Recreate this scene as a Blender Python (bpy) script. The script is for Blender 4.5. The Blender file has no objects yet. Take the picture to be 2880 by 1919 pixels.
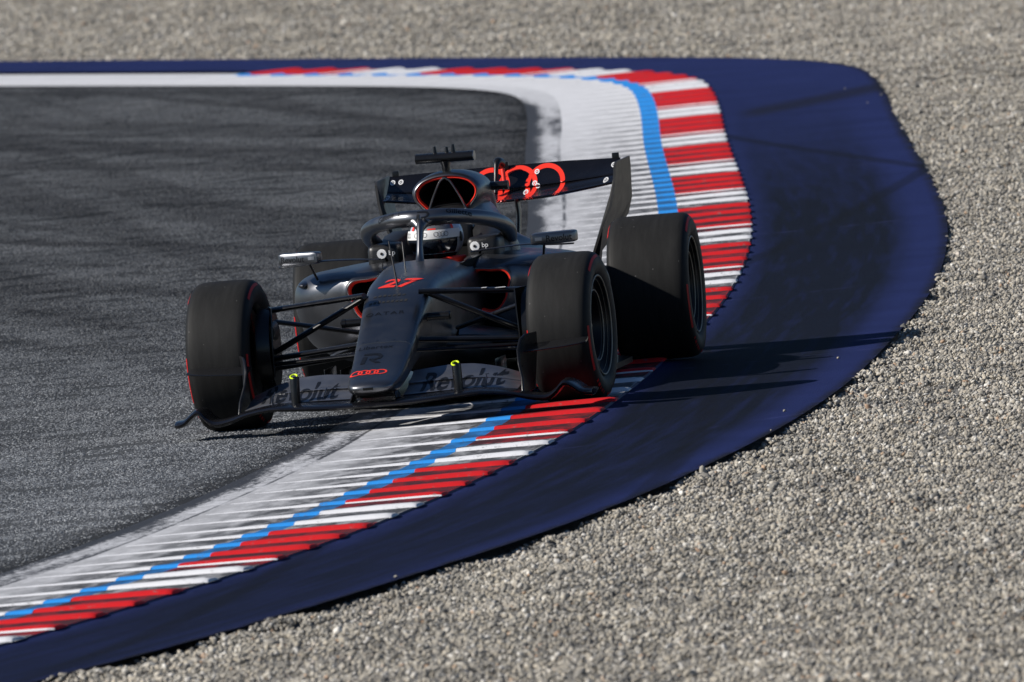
import bpy, bmesh, math, random
import numpy as np
from mathutils import Vector, Matrix, Euler
from mathutils.bvhtree import BVHTree

# ---------------------------------------------------------------- camera, sky, sun
scene = bpy.context.scene
COL = scene.collection
rng = np.random.default_rng(7)
random.seed(7)

cam_data = bpy.data.cameras.new("camera")
cam = bpy.data.objects.new("camera", cam_data)
COL.objects.link(cam)
cam_r = Vector((-0.1351668, 0.9867940, -0.0892612))
cam_u = Vector((-0.0581261, 0.0820355, 0.9949329))
cam_f = Vector((-0.9891164, -0.1396703, -0.0462700))
cam.matrix_world = Matrix(((cam_r.x, cam_u.x, -cam_f.x, 85.654887),
                           (cam_r.y, cam_u.y, -cam_f.y, 12.616562),
                           (cam_r.z, cam_u.z, -cam_f.z, 4.316873),
                           (0, 0, 0, 1)))
cam_data.sensor_width = 36.0
cam_data.lens = 648.1
cam_data.clip_start = 1.0
cam_data.clip_end = 2000.0
cam_data.dof.use_dof = True
cam_data.dof.focus_distance = 87.6
cam_data.dof.aperture_fstop = 11.0
scene.camera = cam

SUN = Vector((0.40, -1.0, 0.74)).normalized()       # from the scene towards the sun
world = bpy.data.worlds.new("World")
scene.world = world
world.use_nodes = True
wn = world.node_tree.nodes
sky = wn.new("ShaderNodeTexSky")
sky.sky_type = 'NISHITA'
sky.sun_disc = False
sky.sun_elevation = math.asin(SUN.z)
sky.sun_rotation = math.atan2(SUN.x, SUN.y)
sky.altitude = 700
sky.air_density = 1.0
sky.dust_density = 0.0
sky.ozone_density = 7.0
wn["Background"].inputs[1].default_value = 0.053
world.node_tree.links.new(sky.outputs[0], wn["Background"].inputs[0])

sun_data = bpy.data.lights.new("sun", 'SUN')
sun_data.energy = 4.9
sun_data.angle = math.radians(0.53)
sun_data.color = (1.0, 0.955, 0.89)
sun = bpy.data.objects.new("sun", sun_data)
COL.objects.link(sun)
sun.rotation_euler = SUN.to_track_quat('Z', 'Y').to_euler()

scene.view_settings.view_transform = 'Standard'
scene.view_settings.look = 'None'
scene.view_settings.gamma = 1.0
scene.view_settings.exposure = 0.12
scene.view_settings.use_curve_mapping = False
scene.render.engine = 'CYCLES'


# ---------------------------------------------------------------- helpers
def link(o, parent=None):
    COL.objects.link(o)
    if parent is not None:
        o.parent = parent
    return o


def mesh_obj(name, verts, faces, mat=None, parent=None, smooth=True, angle=40):
    me = bpy.data.meshes.new(name)
    me.from_pydata([tuple(v) for v in verts], [], faces)
    me.update()
    if mat is not None:
        for m in (mat if isinstance(mat, (list, tuple)) else [mat]):
            me.materials.append(m)
    bm = bmesh.new()
    bm.from_mesh(me)
    bmesh.ops.remove_doubles(bm, verts=bm.verts, dist=1e-5)
    bmesh.ops.recalc_face_normals(bm, faces=bm.faces)
    if smooth:
        lim = math.radians(angle)
        for f in bm.faces:
            f.smooth = True
        for e in bm.edges:
            if len(e.link_faces) == 2:
                e.smooth = e.calc_face_angle(0) < lim
    bm.to_mesh(me)
    bm.free()
    return link(bpy.data.objects.new(name, me), parent)


def tag(o, label=None, cat=None, group=None, kind=None):
    if label: o["label"] = label
    if cat: o["category"] = cat
    if group: o["group"] = group
    if kind: o["kind"] = kind
    return o


def loft(rings, closed=True, cap0=True, cap1=True):
    n = len(rings[0])
    V = [Vector(p) for r in rings for p in r]
    F = []
    for i in range(len(rings) - 1):
        for j in range(n if closed else n - 1):
            a = i * n + j
            b = i * n + (j + 1) % n
            F.append((a, b, b + n, a + n))
    if closed and cap0: F.append(tuple(range(n))[::-1])
    if closed and cap1: F.append(tuple(range((len(rings) - 1) * n, len(rings) * n)))
    return V, F


class MB:
    """collects shapes that belong to one mesh"""
    def __init__(self): self.V = []; self.F = []
    def add(self, VF):
        k = len(self.V)
        self.V += [Vector(v) for v in VF[0]]
        self.F += [tuple(i + k for i in f) for f in VF[1]]
        return self
    def build(self, name, mat, parent=None, **kw):
        return mesh_obj(name, self.V, self.F, mat, parent, **kw)


def catmull(P, n, closed=False):
    P = [Vector(p) for p in P]
    out = []
    m = len(P)
    segs = m if closed else m - 1
    for i in range(segs):
        if closed:
            p0, p1, p2, p3 = P[(i - 1) % m], P[i], P[(i + 1) % m], P[(i + 2) % m]
        else:
            p1, p2 = P[i], P[i + 1]
            p0 = P[i - 1] if i > 0 else p1 * 2 - p2
            p3 = P[i + 2] if i + 2 < m else p2 * 2 - p1
        for k in range(n):
            t = k / n
            out.append(0.5 * ((2 * p1) + (p2 - p0) * t + (2 * p0 - 5 * p1 + 4 * p2 - p3) * t * t
                              + (3 * p1 - p0 - 3 * p2 + p3) * t ** 3))
    if not closed:
        out.append(P[-1].copy())
    return out


def tube(path, rad, n=12, flat=None, cap=True):
    """round tube along a path; flat=(axis vector, factor) squashes the section"""
    P = [Vector(p) for p in path]
    R = rad if isinstance(rad, (list, tuple)) else [rad] * len(P)
    rings = []
    up = None
    for i, p in enumerate(P):
        d = (P[min(i + 1, len(P) - 1)] - P[max(i - 1, 0)]).normalized()
        if up is None:
            ref = Vector((0, 0, 1)) if abs(d.z) < 0.9 else Vector((1, 0, 0))
            a = d.cross(ref).normalized()
        else:
            a = (up - d * up.dot(d)).normalized()
        up = a
        b = d.cross(a)
        ring = []
        for k in range(n):
            t = 2 * math.pi * k / n
            v = a * math.cos(t) * R[i] + b * math.sin(t) * R[i]
            if flat:
                ax, fac = flat
                ax = Vector(ax).normalized()
                v = v + ax * v.dot(ax) * (fac - 1)
            ring.append(p + v)
        rings.append(ring)
    return loft(rings, True, cap, cap)


def box(c, s, bev=0.0):
    bm = bmesh.new()
    bmesh.ops.create_cube(bm, size=1)
    for v in bm.verts:
        v.co = Vector((v.co.x * s[0], v.co.y * s[1], v.co.z * s[2]))
    if bev > 0:
        bmesh.ops.bevel(bm, geom=bm.edges[:], offset=bev, segments=3, affect='EDGES', profile=0.5)
    bm.verts.ensure_lookup_table()
    V = [v.co + Vector(c) for v in bm.verts]
    F = [tuple(v.index for v in f.verts) for f in bm.faces]
    bm.free()
    return V, F


def ellipsoid(c, r, nu=24, nv=14):
    rings = []
    for i in range(1, nv):
        a = math.pi * i / nv - math.pi / 2
        rings.append([(c[0] + r[0] * math.cos(a) * math.cos(2 * math.pi * j / nu),
                       c[1] + r[1] * math.cos(a) * math.sin(2 * math.pi * j / nu),
                       c[2] + r[2] * math.sin(a)) for j in range(nu)])
    return loft(rings)


def lathe(profile, n=64, a0=0.0, a1=2 * math.pi, axis_y=True, centre=(0, 0, 0)):
    """profile: (axial, radius); axis along y"""
    full = abs(a1 - a0 - 2 * math.pi) < 1e-6
    rings = []
    for k in range(n if full else n + 1):
        t = a0 + (a1 - a0) * k / n
        rings.append([(centre[0] + r * math.cos(t), centre[1] + a, centre[2] + r * math.sin(t)) for a, r in profile])
    if full:
        rings.append(rings[0])
    return loft(rings, closed=False)


# ---------------------------------------------------------------- materials
def new_mat(name):
    m = bpy.data.materials.new(name)
    m.use_nodes = True
    nt = m.node_tree
    return m, nt, nt.nodes["Principled BSDF"]


def simple(name, col, rough=0.5, metal=0.0, spec=0.5, coat=0.0, noise=0.0, nscale=40.0, bump=0.0, bscale=200.0):
    m, nt, b = new_mat(name)
    b.inputs["Base Color"].default_value = (*col, 1)
    b.inputs["Roughness"].default_value = rough
    b.inputs["Metallic"].default_value = metal
    b.inputs["Specular IOR Level"].default_value = spec
    b.inputs["Coat Weight"].default_value = coat
    b.inputs["Coat Roughness"].default_value = 0.08
    tc = nt.nodes.new("ShaderNodeTexCoord")
    if noise > 0:
        nz = nt.nodes.new("ShaderNodeTexNoise")
        nz.inputs["Scale"].default_value = nscale
        nz.inputs["Detail"].default_value = 6
        nt.links.new(tc.outputs["Object"], nz.inputs["Vector"])
        mr = nt.nodes.new("ShaderNodeMapRange")
        mr.inputs["To Min"].default_value = 1 - noise
        mr.inputs["To Max"].default_value = 1 + noise
        nt.links.new(nz.outputs["Fac"], mr.inputs["Value"])
        mx = nt.nodes.new("ShaderNodeVectorMath")
        mx.operation = 'SCALE'
        mx.inputs[0].default_value = col
        nt.links.new(mr.outputs[0], mx.inputs["Scale"])
        nt.links.new(mx.outputs[0], b.inputs["Base Color"])
        rr = nt.nodes.new("ShaderNodeMapRange")
        rr.inputs["To Min"].default_value = max(rough - 0.1, 0.02)
        rr.inputs["To Max"].default_value = min(rough + 0.12, 1)
        nt.links.new(nz.outputs["Fac"], rr.inputs["Value"])
        nt.links.new(rr.outputs[0], b.inputs["Roughness"])
    if bump > 0:
        n2 = nt.nodes.new("ShaderNodeTexNoise")
        n2.inputs["Scale"].default_value = bscale
        n2.inputs["Detail"].default_value = 3
        nt.links.new(tc.outputs["Object"], n2.inputs["Vector"])
        bp = nt.nodes.new("ShaderNodeBump")
        bp.inputs["Strength"].default_value = bump
        bp.inputs["Distance"].default_value = 0.002
        nt.links.new(n2.outputs["Fac"], bp.inputs["Height"])
        nt.links.new(bp.outputs[0], b.inputs["Normal"])
    return m


M = {}
M['paint'] = simple('titanium_paint', (0.192, 0.195, 0.207), 0.33, 0.97, 0.5, 0.0, 0.06, 14, 0.02, 900)
M['flap_paint'] = simple('flap_paint', (0.40, 0.40, 0.42), 0.36, 0.93, 0.5, 0.0, 0.05, 14)
M['carbon'] = simple('black_carbon', (0.008, 0.008, 0.009), 0.30, 0.0, 0.4, 0.12, 0.3, 30)
M['satin_black'] = simple('satin_black', (0.012, 0.012, 0.013), 0.42, 0.0, 0.5, 0.0, 0.25, 25)
M['wing_black'] = simple('wing_black', (0.006, 0.006, 0.008), 0.24, 0.0, 0.4, 0.15, 0.2, 20)
M['matt_black'] = simple('matt_black', (0.006, 0.006, 0.006), 0.8, 0.0, 0.2)
M['endplate'] = simple('endplate_grey', (0.045, 0.043, 0.040), 0.42, 0.3, 0.5, 0.0, 0.12, 20)
M['red'] = simple('signal_red', (0.92, 0.042, 0.022), 0.42, 0.0, 0.5)
M['compound'] = simple('compound_red', (0.42, 0.010, 0.010), 0.55, 0.0, 0.3)
M['rim'] = simple('rim_black', (0.013, 0.013, 0.013), 0.35, 0.5, 0.5, 0.0, 0.2, 30)
M['rim_edge'] = simple('rim_edge_bronze', (0.30, 0.27, 0.215), 0.45, 0.35, 0.5)
M['print'] = simple('black_print', (0.006, 0.007, 0.010), 0.45, 0.0, 0.4)
M['white'] = simple('white_print', (0.80, 0.80, 0.80), 0.45)
M['helmet'] = simple('helmet_white', (0.55, 0.60, 0.68), 0.25, 0.0, 0.5, 0.5, 0.05, 30)
M['helmet_grey'] = simple('helmet_grey', (0.20, 0.20, 0.21), 0.3, 0.4, 0.5, 0.4)
M['visor'] = simple('visor_dark', (0.010, 0.014, 0.022), 0.10, 0.0, 0.6, 1.0)
M['suit'] = simple('race_suit', (0.035, 0.035, 0.04), 0.85, 0.0, 0.2, 0.0, 0.2, 60)
M['glove'] = simple('glove_fabric', (0.02, 0.02, 0.022), 0.9, 0.0, 0.2)
M['neon'] = simple('neon_yellow', (0.72, 0.95, 0.01), 0.5)
M['grey_metal'] = simple('grey_metal', (0.28, 0.28, 0.28), 0.3, 1.0)
M['glass_mirror'] = simple('mirror_glass', (0.6, 0.62, 0.65), 0.05, 1.0)


def tyre_mat():
    m, nt, b = new_mat('slick_rubber')
    tc = nt.nodes.new("ShaderNodeTexCoord")
    mp = nt.nodes.new("ShaderNodeMapping")
    mp.inputs["Scale"].default_value = (1, 6, 1)
    nt.links.new(tc.outputs["Object"], mp.inputs["Vector"])
    n1 = nt.nodes.new("ShaderNodeTexNoise")
    n1.inputs["Scale"].default_value = 5
    n1.inputs["Detail"].default_value = 8
    n1.inputs["Roughness"].default_value = 0.65
    nt.links.new(mp.outputs[0], n1.inputs["Vector"])
    n2 = nt.nodes.new("ShaderNodeTexNoise")
    n2.inputs["Scale"].default_value = 320
    n2.inputs["Detail"].default_value = 3
    nt.links.new(tc.outputs["Object"], n2.inputs["Vector"])
    r = nt.nodes.new("ShaderNodeValToRGB")
    r.color_ramp.elements[0].position = 0.3
    r.color_ramp.elements[0].color = (0.0125, 0.0123, 0.0122, 1)
    r.color_ramp.elements[1].position = 0.75
    r.color_ramp.elements[1].color = (0.024, 0.0237, 0.0233, 1)
    nt.links.new(n1.outputs["Fac"], r.inputs["Fac"])
    # stuck pale grit
    v = nt.nodes.new("ShaderNodeTexVoronoi")
    v.inputs["Scale"].default_value = 17
    v.inputs["Randomness"].default_value = 1
    nt.links.new(tc.outputs["Object"], v.inputs["Vector"])
    lt = nt.nodes.new("ShaderNodeMath")
    lt.operation = 'LESS_THAN'
    lt.inputs[1].default_value = 0.055
    nt.links.new(v.outputs["Distance"], lt.inputs[0])
    mx = nt.nodes.new("ShaderNodeMix")
    mx.data_type = 'RGBA'
    nt.links.new(lt.outputs[0], mx.inputs["Factor"])
    nt.links.new(r.outputs["Color"], mx.inputs["A"])
    mx.inputs["B"].default_value = (0.09, 0.088, 0.085, 1)
    nt.links.new(mx.outputs["Result"], b.inputs["Base Color"])
    b.inputs["Roughness"].default_value = 0.66
    b.inputs["Specular IOR Level"].default_value = 0.16
    bp = nt.nodes.new("ShaderNodeBump")
    bp.inputs["Strength"].default_value = 0.35
    bp.inputs["Distance"].default_value = 0.0015
    nt.links.new(n2.outputs["Fac"], bp.inputs["Height"])
    nt.links.new(bp.outputs[0], b.inputs["Normal"])
    return m


M['tyre'] = tyre_mat()
M['sidewall'] = simple('sidewall_rubber', (0.010, 0.010, 0.010), 0.6, 0.0, 0.25, 0.0, 0.2, 30)

# ---------------------------------------------------------------- the corner: kerb line and its offsets
ctrl = [(24, -1.75), (21, -0.75), (19, -0.22), (17.3, 0.17), (15.8, 0.46), (14.4, 0.67), (12.6, 0.87), (10.9, 1.03), (9.3, 1.13), (7.5, 1.175),
        (5.4, 1.19), (3.4, 1.165), (1.6, 1.10), (-1.0, 0.96), (-4.0, 0.765), (-7.27, 0.53), (-10.25, 0.27), (-13.4, -0.05),
        (-16.69, -0.42), (-19.8, -0.81), (-23.4, -1.29), (-27.3, -1.83), (-32.0, -2.48), (-37.4, -3.2), (-41.05, -3.71),
        (-43.6, -4.12), (-45.6, -4.62), (-47.6, -5.38), (-49.6, -6.35), (-52.0, -7.6), (-55.0, -9.2), (-59.5, -11.65),
        (-66, -15.3), (-78, -22.2), (-95, -32)]
pts = [(p.x, p.y) for p in catmull([(a, b, 0) for a, b in ctrl], 14)]
PA = np.array(pts)
seg = np.linalg.norm(np.diff(PA, axis=0), axis=1)
S = np.concatenate([[0], np.cumsum(seg)])
smooth_s = np.arange(0, S[-1], 0.25)
PA = np.stack([np.interp(smooth_s, S, PA[:, 0]), np.interp(smooth_s, S, PA[:, 1])], 1)
ker = np.hanning(17); ker /= ker.sum()
PP = np.pad(PA, ((8, 8), (0, 0)), mode='reflect', reflect_type='odd')
PA = np.stack([np.convolve(PP[:, 0], ker, 'valid'), np.convolve(PP[:, 1], ker, 'valid')], 1)
T = np.gradient(PA, axis=0); T /= np.linalg.norm(T, axis=1)[:, None]
NI = np.stack([-T[:, 1], T[:, 0]], 1)                # towards the track
SA = np.concatenate([[0], np.cumsum(np.linalg.norm(np.diff(PA, axis=0), axis=1))])


def at_s(s, t):
    """world xy at arc length s, offset t towards the track"""
    x = np.interp(s, SA, PA[:, 0]); y = np.interp(s, SA, PA[:, 1])
    nx = np.interp(s, SA, NI[:, 0]); ny = np.interp(s, SA, NI[:, 1])
    return x + nx * t, y + ny * t


def s_of_x(x):
    return float(np.interp(-x, -PA[:, 0], SA))


def strip(name, s_list, t_list, zf, mat, smooth=False, colf=None):
    V = []; F = []
    nt_ = len(t_list(0)) if callable(t_list) else len(t_list)
    for s in s_list:
        tl = t_list(s) if callable(t_list) else t_list
        for t in tl:
            x, y = at_s(s, t)
            V.append((x, y, zf(s, t)))
    for i in range(len(s_list) - 1):
        for j in range(nt_ - 1):
            a = i * nt_ + j
            F.append((a, a + 1, a + 1 + nt_, a + nt_))
    me = bpy.data.meshes.new(name)
    me.from_pydata(V, [], F)
    # along / across coordinates carried as an attribute for wear and rubber marks
    at = me.attributes.new("st", 'FLOAT_VECTOR', 'POINT')
    st = []
    for s in s_list:
        tl = t_list(s) if callable(t_list) else t_list
        for t in tl: st += [s, t, 0.0]
    at.data.foreach_set("vector", st)
    me.materials.append(mat)
    if smooth:
        for p in me.polygons: p.use_smooth = True
    me.update()
    bm = bmesh.new(); bm.from_mesh(me)
    for f in bm.faces:
        if f.normal.z < 0: f.normal_flip()
    bm.to_mesh(me); bm.free()
    return link(bpy.data.objects.new(name, me))


def apron_w(s):
    x = float(np.interp(s, SA, PA[:, 0]))
    return float(np.interp(x, [-50, -20, 0, 8, 12, 20], [1.14, 1.09, 1.07, 0.98, 0.90, 0.82]))


def nodes_of(m):
    nt = m.node_tree
    def N(t, **kw):
        n = nt.nodes.new(t)
        for k_, v_ in kw.items(): setattr(n, k_, v_)
        return n
    def noise(vec, scale, detail=5, rough=0.55, dist=0.0):
        n = N("ShaderNodeTexNoise")
        n.inputs["Scale"].default_value = scale
        n.inputs["Detail"].default_value = detail
        n.inputs["Roughness"].default_value = rough
        n.inputs["Distortion"].default_value = dist
        nt.links.new(vec, n.inputs["Vector"])
        return n.outputs["Fac"]
    def mapping(vec, scale, loc=(0, 0, 0)):
        n = N("ShaderNodeMapping")
        n.inputs["Scale"].default_value = scale
        n.inputs["Location"].default_value = loc
        nt.links.new(vec, n.inputs["Vector"])
        return n.outputs[0]
    def ramp(fac, stops):
        n = N("ShaderNodeValToRGB")
        e = n.color_ramp.elements
        while len(e) < len(stops): e.new(0.5)
        for el, (p, c) in zip(e, stops):
            el.position = p
            el.color = (*c, 1) if len(c) == 3 else c
        nt.links.new(fac, n.inputs["Fac"])
        return n.outputs["Color"]
    def mix(fac, a, b_, blend='MIX'):
        n = N("ShaderNodeMix", data_type='RGBA', blend_type=blend)
        for sock, v_ in (("Factor", fac), ("A", a), ("B", b_)):
            if hasattr(v_, 'links') or hasattr(v_, 'is_linked'): nt.links.new(v_, n.inputs[sock])
            elif sock == "Factor": n.inputs[sock].default_value = v_
            else: n.inputs[sock].default_value = (*v_, 1)
        return n.outputs["Result"]
    def maprange(v_, a, b_, c, d, smooth=True):
        n = N("ShaderNodeMapRange", interpolation_type='SMOOTHSTEP' if smooth else 'LINEAR')
        for i_, q in zip(("From Min", "From Max", "To Min", "To Max"), (a, b_, c, d)): n.inputs[i_].default_value = q
        nt.links.new(v_, n.inputs["Value"])
        return n.outputs[0]
    def math_(op, a, b_=None):
        n = N("ShaderNodeMath", operation=op)
        for i_, v_ in enumerate((a, b_)):
            if v_ is None: continue
            if isinstance(v_, (int, float)): n.inputs[i_].default_value = v_
            else: nt.links.new(v_, n.inputs[i_])
        return n.outputs[0]
    def attr(name, out="Vector", typ='GEOMETRY'):
        n = N("ShaderNodeAttribute", attribute_name=name, attribute_type=typ)
        return n.outputs[out]
    def xyz(vec):
        n = N("ShaderNodeSeparateXYZ")
        nt.links.new(vec, n.inputs[0])
        return n.outputs
    def bump(h, strength, dist):
        n = N("ShaderNodeBump")
        n.inputs["Strength"].default_value = strength
        n.inputs["Distance"].default_value = dist
        nt.links.new(h, n.inputs["Height"])
        return n.outputs[0]
    pos = N("ShaderNodeNewGeometry").outputs["Position"]
    return dict(nt=nt, N=N, noise=noise, mapping=mapping, ramp=ramp, mix=mix, maprange=maprange, math=math_, attr=attr, xyz=xyz, bump=bump, pos=pos)


# --- asphalt
def asphalt_material(name, chips):
    m, nt, b = new_mat(name)
    k = nodes_of(m)
    st = k['attr']("st", "Vector", 'INSTANCER' if chips else 'GEOMETRY')
    big = k['noise'](k['mapping'](k['pos'], (0.22, 0.55, 0)), 1.0, 5, 0.6)
    fine = k['noise'](k['pos'], 140, 4, 0.7)
    X = k['xyz'](st)
    base = k['ramp'](big, [(0.3, (0.047, 0.0502, 0.0542)), (0.7, (0.075, 0.0785, 0.0832))])
    # the tarmac is paler off the racing line, towards the exit
    pale = k['ramp'](k['maprange'](X[0], 0, 60, 0, 1, False), [(0.0, (1.75,) * 3), (0.40, (1.7,) * 3), (0.56, (1.15,) * 3), (0.72, (0.88,) * 3), (1.0, (0.92,) * 3)])
    base = k['mix'](1.0, base, pale, 'MULTIPLY')
    # long rubber streaks following the bend, some crossing it at a shallow angle
    for deg, sc, off_, lo, amt in ((14, (0.014, 1.3, 0), 3.0, 0.52, 0.5), (25, (0.010, 1.0, 0), 9.0, 0.50, 0.5), (29, (0.012, 2.6, 0), 17.0, 0.55, 0.65), (19, (0.012, 3.2, 0), 23.0, 0.57, 0.6)):
        mp = k['N']("ShaderNodeMapping")
        mp.inputs["Rotation"].default_value = (0, 0, -math.radians(deg))
        nt.links.new(k['pos'], mp.inputs["Vector"])
        nz = k['noise'](k['mapping'](mp.outputs[0], sc, (off_, off_ * 1.7, 0)), 1.0, 2, 0.5)
        base = k['mix'](k['math']('MULTIPLY', k['maprange'](nz, lo, lo + 0.10, 0, amt), k['maprange'](X[0], 26, 46, 0.12, 1.0)), base, (0.019, 0.0198, 0.0215))
    # rubber picked up just inside the white line
    base = k['mix'](k['maprange'](X[1], 1.36, 1.58, 0.62, 0), base, (0.017, 0.017, 0.018))
    if chips:
        tone = k['attr']("chip_tone", "Fac")
        base = k['mix'](1.0, base, k['ramp'](tone, [(0.0, (0.45, 0.46, 0.48)), (0.6, (1.0, 1.0, 1.02)), (0.9, (1.9, 1.9, 1.9)), (1.0, (3.2, 3.15, 3.05))]), 'MULTIPLY')
    else:
        base = k['mix'](1.0, base, k['ramp'](fine, [(0.35, (0.45, 0.45, 0.45)), (0.65, (1.1, 1.1, 1.1))]), 'MULTIPLY')
        nt.links.new(k['bump'](fine, 1.0, 0.006), b.inputs["Normal"])
    nt.links.new(base, b.inputs["Base Color"])
    b.inputs["Roughness"].default_value = 0.55 if chips else 0.8
    b.inputs["Specular IOR Level"].default_value = 0.3 if chips else 0.08
    return m


M['asphalt'] = asphalt_material('asphalt', False)
M['chips'] = asphalt_material('asphalt_chips', True)


# --- blue painted run-off
def apron_material():
    m, nt, b = new_mat('navy_painted_asphalt')
    k = nodes_of(m)
    st = k['attr']("st")
    X = k['xyz'](st)
    fine = k['noise'](k['pos'], 160, 4, 0.65)
    col = k['ramp'](k['noise'](k['pos'], 1.3, 5), [(0.3, (0.016, 0.024, 0.092)), (0.7, (0.022, 0.032, 0.122))])
    # rubber scrubbed into the paint along the cars' path: densest along the middle of the strip
    along = k['noise'](k['mapping'](st, (0.16, 2.2, 0)), 1.0, 4, 0.55, 0.3)
    streak = k['noise'](k['mapping'](st, (0.5, 14, 0)), 1.0, 4, 0.6)
    mid = k['maprange'](k['math']('ABSOLUTE', k['math']('ADD', X[1], 0.44)), 0.27, 0.50, 1, 0)
    where = k['maprange'](X[0], 0, 100, 0, 1, False)
    wr = k['ramp'](where, [(0.0, (0.5,) * 3), (0.09, (0.72,) * 3), (0.18, (0.85,) * 3), (0.26, (1.0,) * 3), (0.42, (1,) * 3), (0.475, (0.86,) * 3), (0.535, (0.52,) * 3), (0.60, (0.22,) * 3), (0.68, (0.0,) * 3)])
    rub = k['math']('MULTIPLY', k['math']('MULTIPLY', mid, wr), k['maprange'](along, 0.22, 0.46, 0.72, 1))
    rub = k['math']('MULTIPLY', rub, k['maprange'](streak, 0.3, 0.6, 0.7, 1.05))
    col = k['mix'](k['math']('MINIMUM', rub, 0.93), col, (0.0075, 0.0095, 0.0145))
    # a separate skid across the far end
    sk = k['maprange'](k['math']('ABSOLUTE', k['math']('ADD', k['math']('MULTIPLY', X[1], 3.2), k['math']('SUBTRACT', X[0], 60.5))), 0.2, 1.4, 0.75, 0)
    sk = k['math']('MULTIPLY', sk, k['maprange'](X[1], -0.05, -0.25, 0, 1))
    col = k['mix'](sk, col, (0.014, 0.015, 0.025))
    # patchy darker band along the gravel edge
    w = k['attr']("edge", "Fac")
    col = k['mix'](k['math']('MULTIPLY', k['maprange'](w, 0.0, 0.075, 1, 0), k['maprange'](k['noise'](k['pos'], 3.0, 4), 0.3, 0.6, 0.35, 0.95)), col, (0.014, 0.014, 0.017))
    # coarse grain of the tarmac under the paint
    gr = k['noise'](k['pos'], 70, 4, 0.75)
    col = k['mix'](1.0, col, k['ramp'](gr, [(0.3, (0.68, 0.68, 0.70)), (0.7, (1.3, 1.3, 1.28))]), 'MULTIPLY')
    # joints between painted bays, showing as thin pale lines across the strip
    for s0, sl in ((20.3, 1.5), (26.8, 0.5), (33.6, 0.8), (41.5, 0.5), (51.0, -0.6)):
        ln = k['math']('ABSOLUTE', k['math']('ADD', k['math']('SUBTRACT', X[0], s0), k['math']('MULTIPLY', X[1], sl)))
        fade = k['maprange'](k['noise'](k['mapping'](st, (0.2, 6, 0), (s0, 0, 0)), 1.0, 3), 0.42, 0.6, 0.0, 0.5)
        col = k['mix'](k['math']('MULTIPLY', k['maprange'](ln, 0.01, 0.03, 1, 0), fade), col, (0.07, 0.08, 0.22))
    # crossing tyre marks
    for s0, sl, wd in ((14.0, -9.0, 0.5), (30.0, -14.0, 0.8), (38.0, 10.0, 0.6), (57.0, -7.0, 0.5)):
        ln = k['math']('ABSOLUTE', k['math']('ADD', k['math']('SUBTRACT', X[0], s0), k['math']('MULTIPLY', X[1], sl)))
        col = k['mix'](k['maprange'](ln, wd * 0.5, wd * 1.3, 0.5, 0), col, (0.008, 0.009, 0.012))
    # fine scuffed scratches in the paint
    scr = k['noise'](k['mapping'](st, (26, 0.7, 0)), 1.0, 2, 0.5)
    col = k['mix'](k['maprange'](scr, 0.74, 0.78, 0, 0.35), col, (0.06, 0.07, 0.2))
    nt.links.new(col, b.inputs["Base Color"])
    b.inputs["Roughness"].default_value = 0.75
    b.inputs["Specular IOR Level"].default_value = 0.07
    nt.links.new(k['bump'](fine, 1.0, 0.007), b.inputs["Normal"])
    return m


M['apron'] = apron_material()


# --- white edge line, worn
def line_material():
    m, nt, b = new_mat('worn_white_line')
    k = nodes_of(m)
    st = k['attr']("st")
    X = k['xyz'](st)
    n1 = k['noise'](k['pos'], 28, 6, 0.75)
    n2 = k['noise'](k['mapping'](st, (0.5, 5, 0)), 1.0, 4)
    clean = k['maprange'](X[0], 63, 74, 0, 0.5)
    thr = k['math']('ADD', k['math']('ADD', n1, k['math']('MULTIPLY', k['math']('SUBTRACT', n2, 0.5), 0.7)), clean)
    edge = k['maprange'](X[1], 1.18, 1.31, 0.0, -0.26)
    thr = k['math']('ADD', thr, edge)
    fac = k['maprange'](thr, 0.38, 0.54, 0, 1)
    white = k['ramp'](k['noise'](k['pos'], 9, 5), [(0.3, (0.42, 0.42, 0.43)), (0.7, (0.72, 0.72, 0.74))])
    white = k['mix'](clean, white, (0.8, 0.8, 0.81))
    col = k['mix'](fac, (0.035, 0.035, 0.037), white)
    # dark gap where the kerb starts
    gap = k['maprange'](k['math']('ABSOLUTE', k['math']('SUBTRACT', X[1], 1.096)), 0.004, 0.014, 0.8, 0)
    gap = k['math']('MULTIPLY', gap, k['maprange'](k['noise'](k['mapping'](st, (1.2, 3, 0)), 1.0, 3), 0.4, 0.55, 0.2, 1))
    gap = k['math']('MULTIPLY', gap, k['maprange'](X[0], 50, 62, 1, 0))
    col = k['mix'](gap, col, (0.02, 0.02, 0.021))
    nt.links.new(col, b.inputs["Base Color"])
    b.inputs["Roughness"].default_value = 0.6
    nt.links.new(k['bump'](n1, 0.6, 0.004), b.inputs["Normal"])
    return m


M['line'] = line_material()


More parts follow.
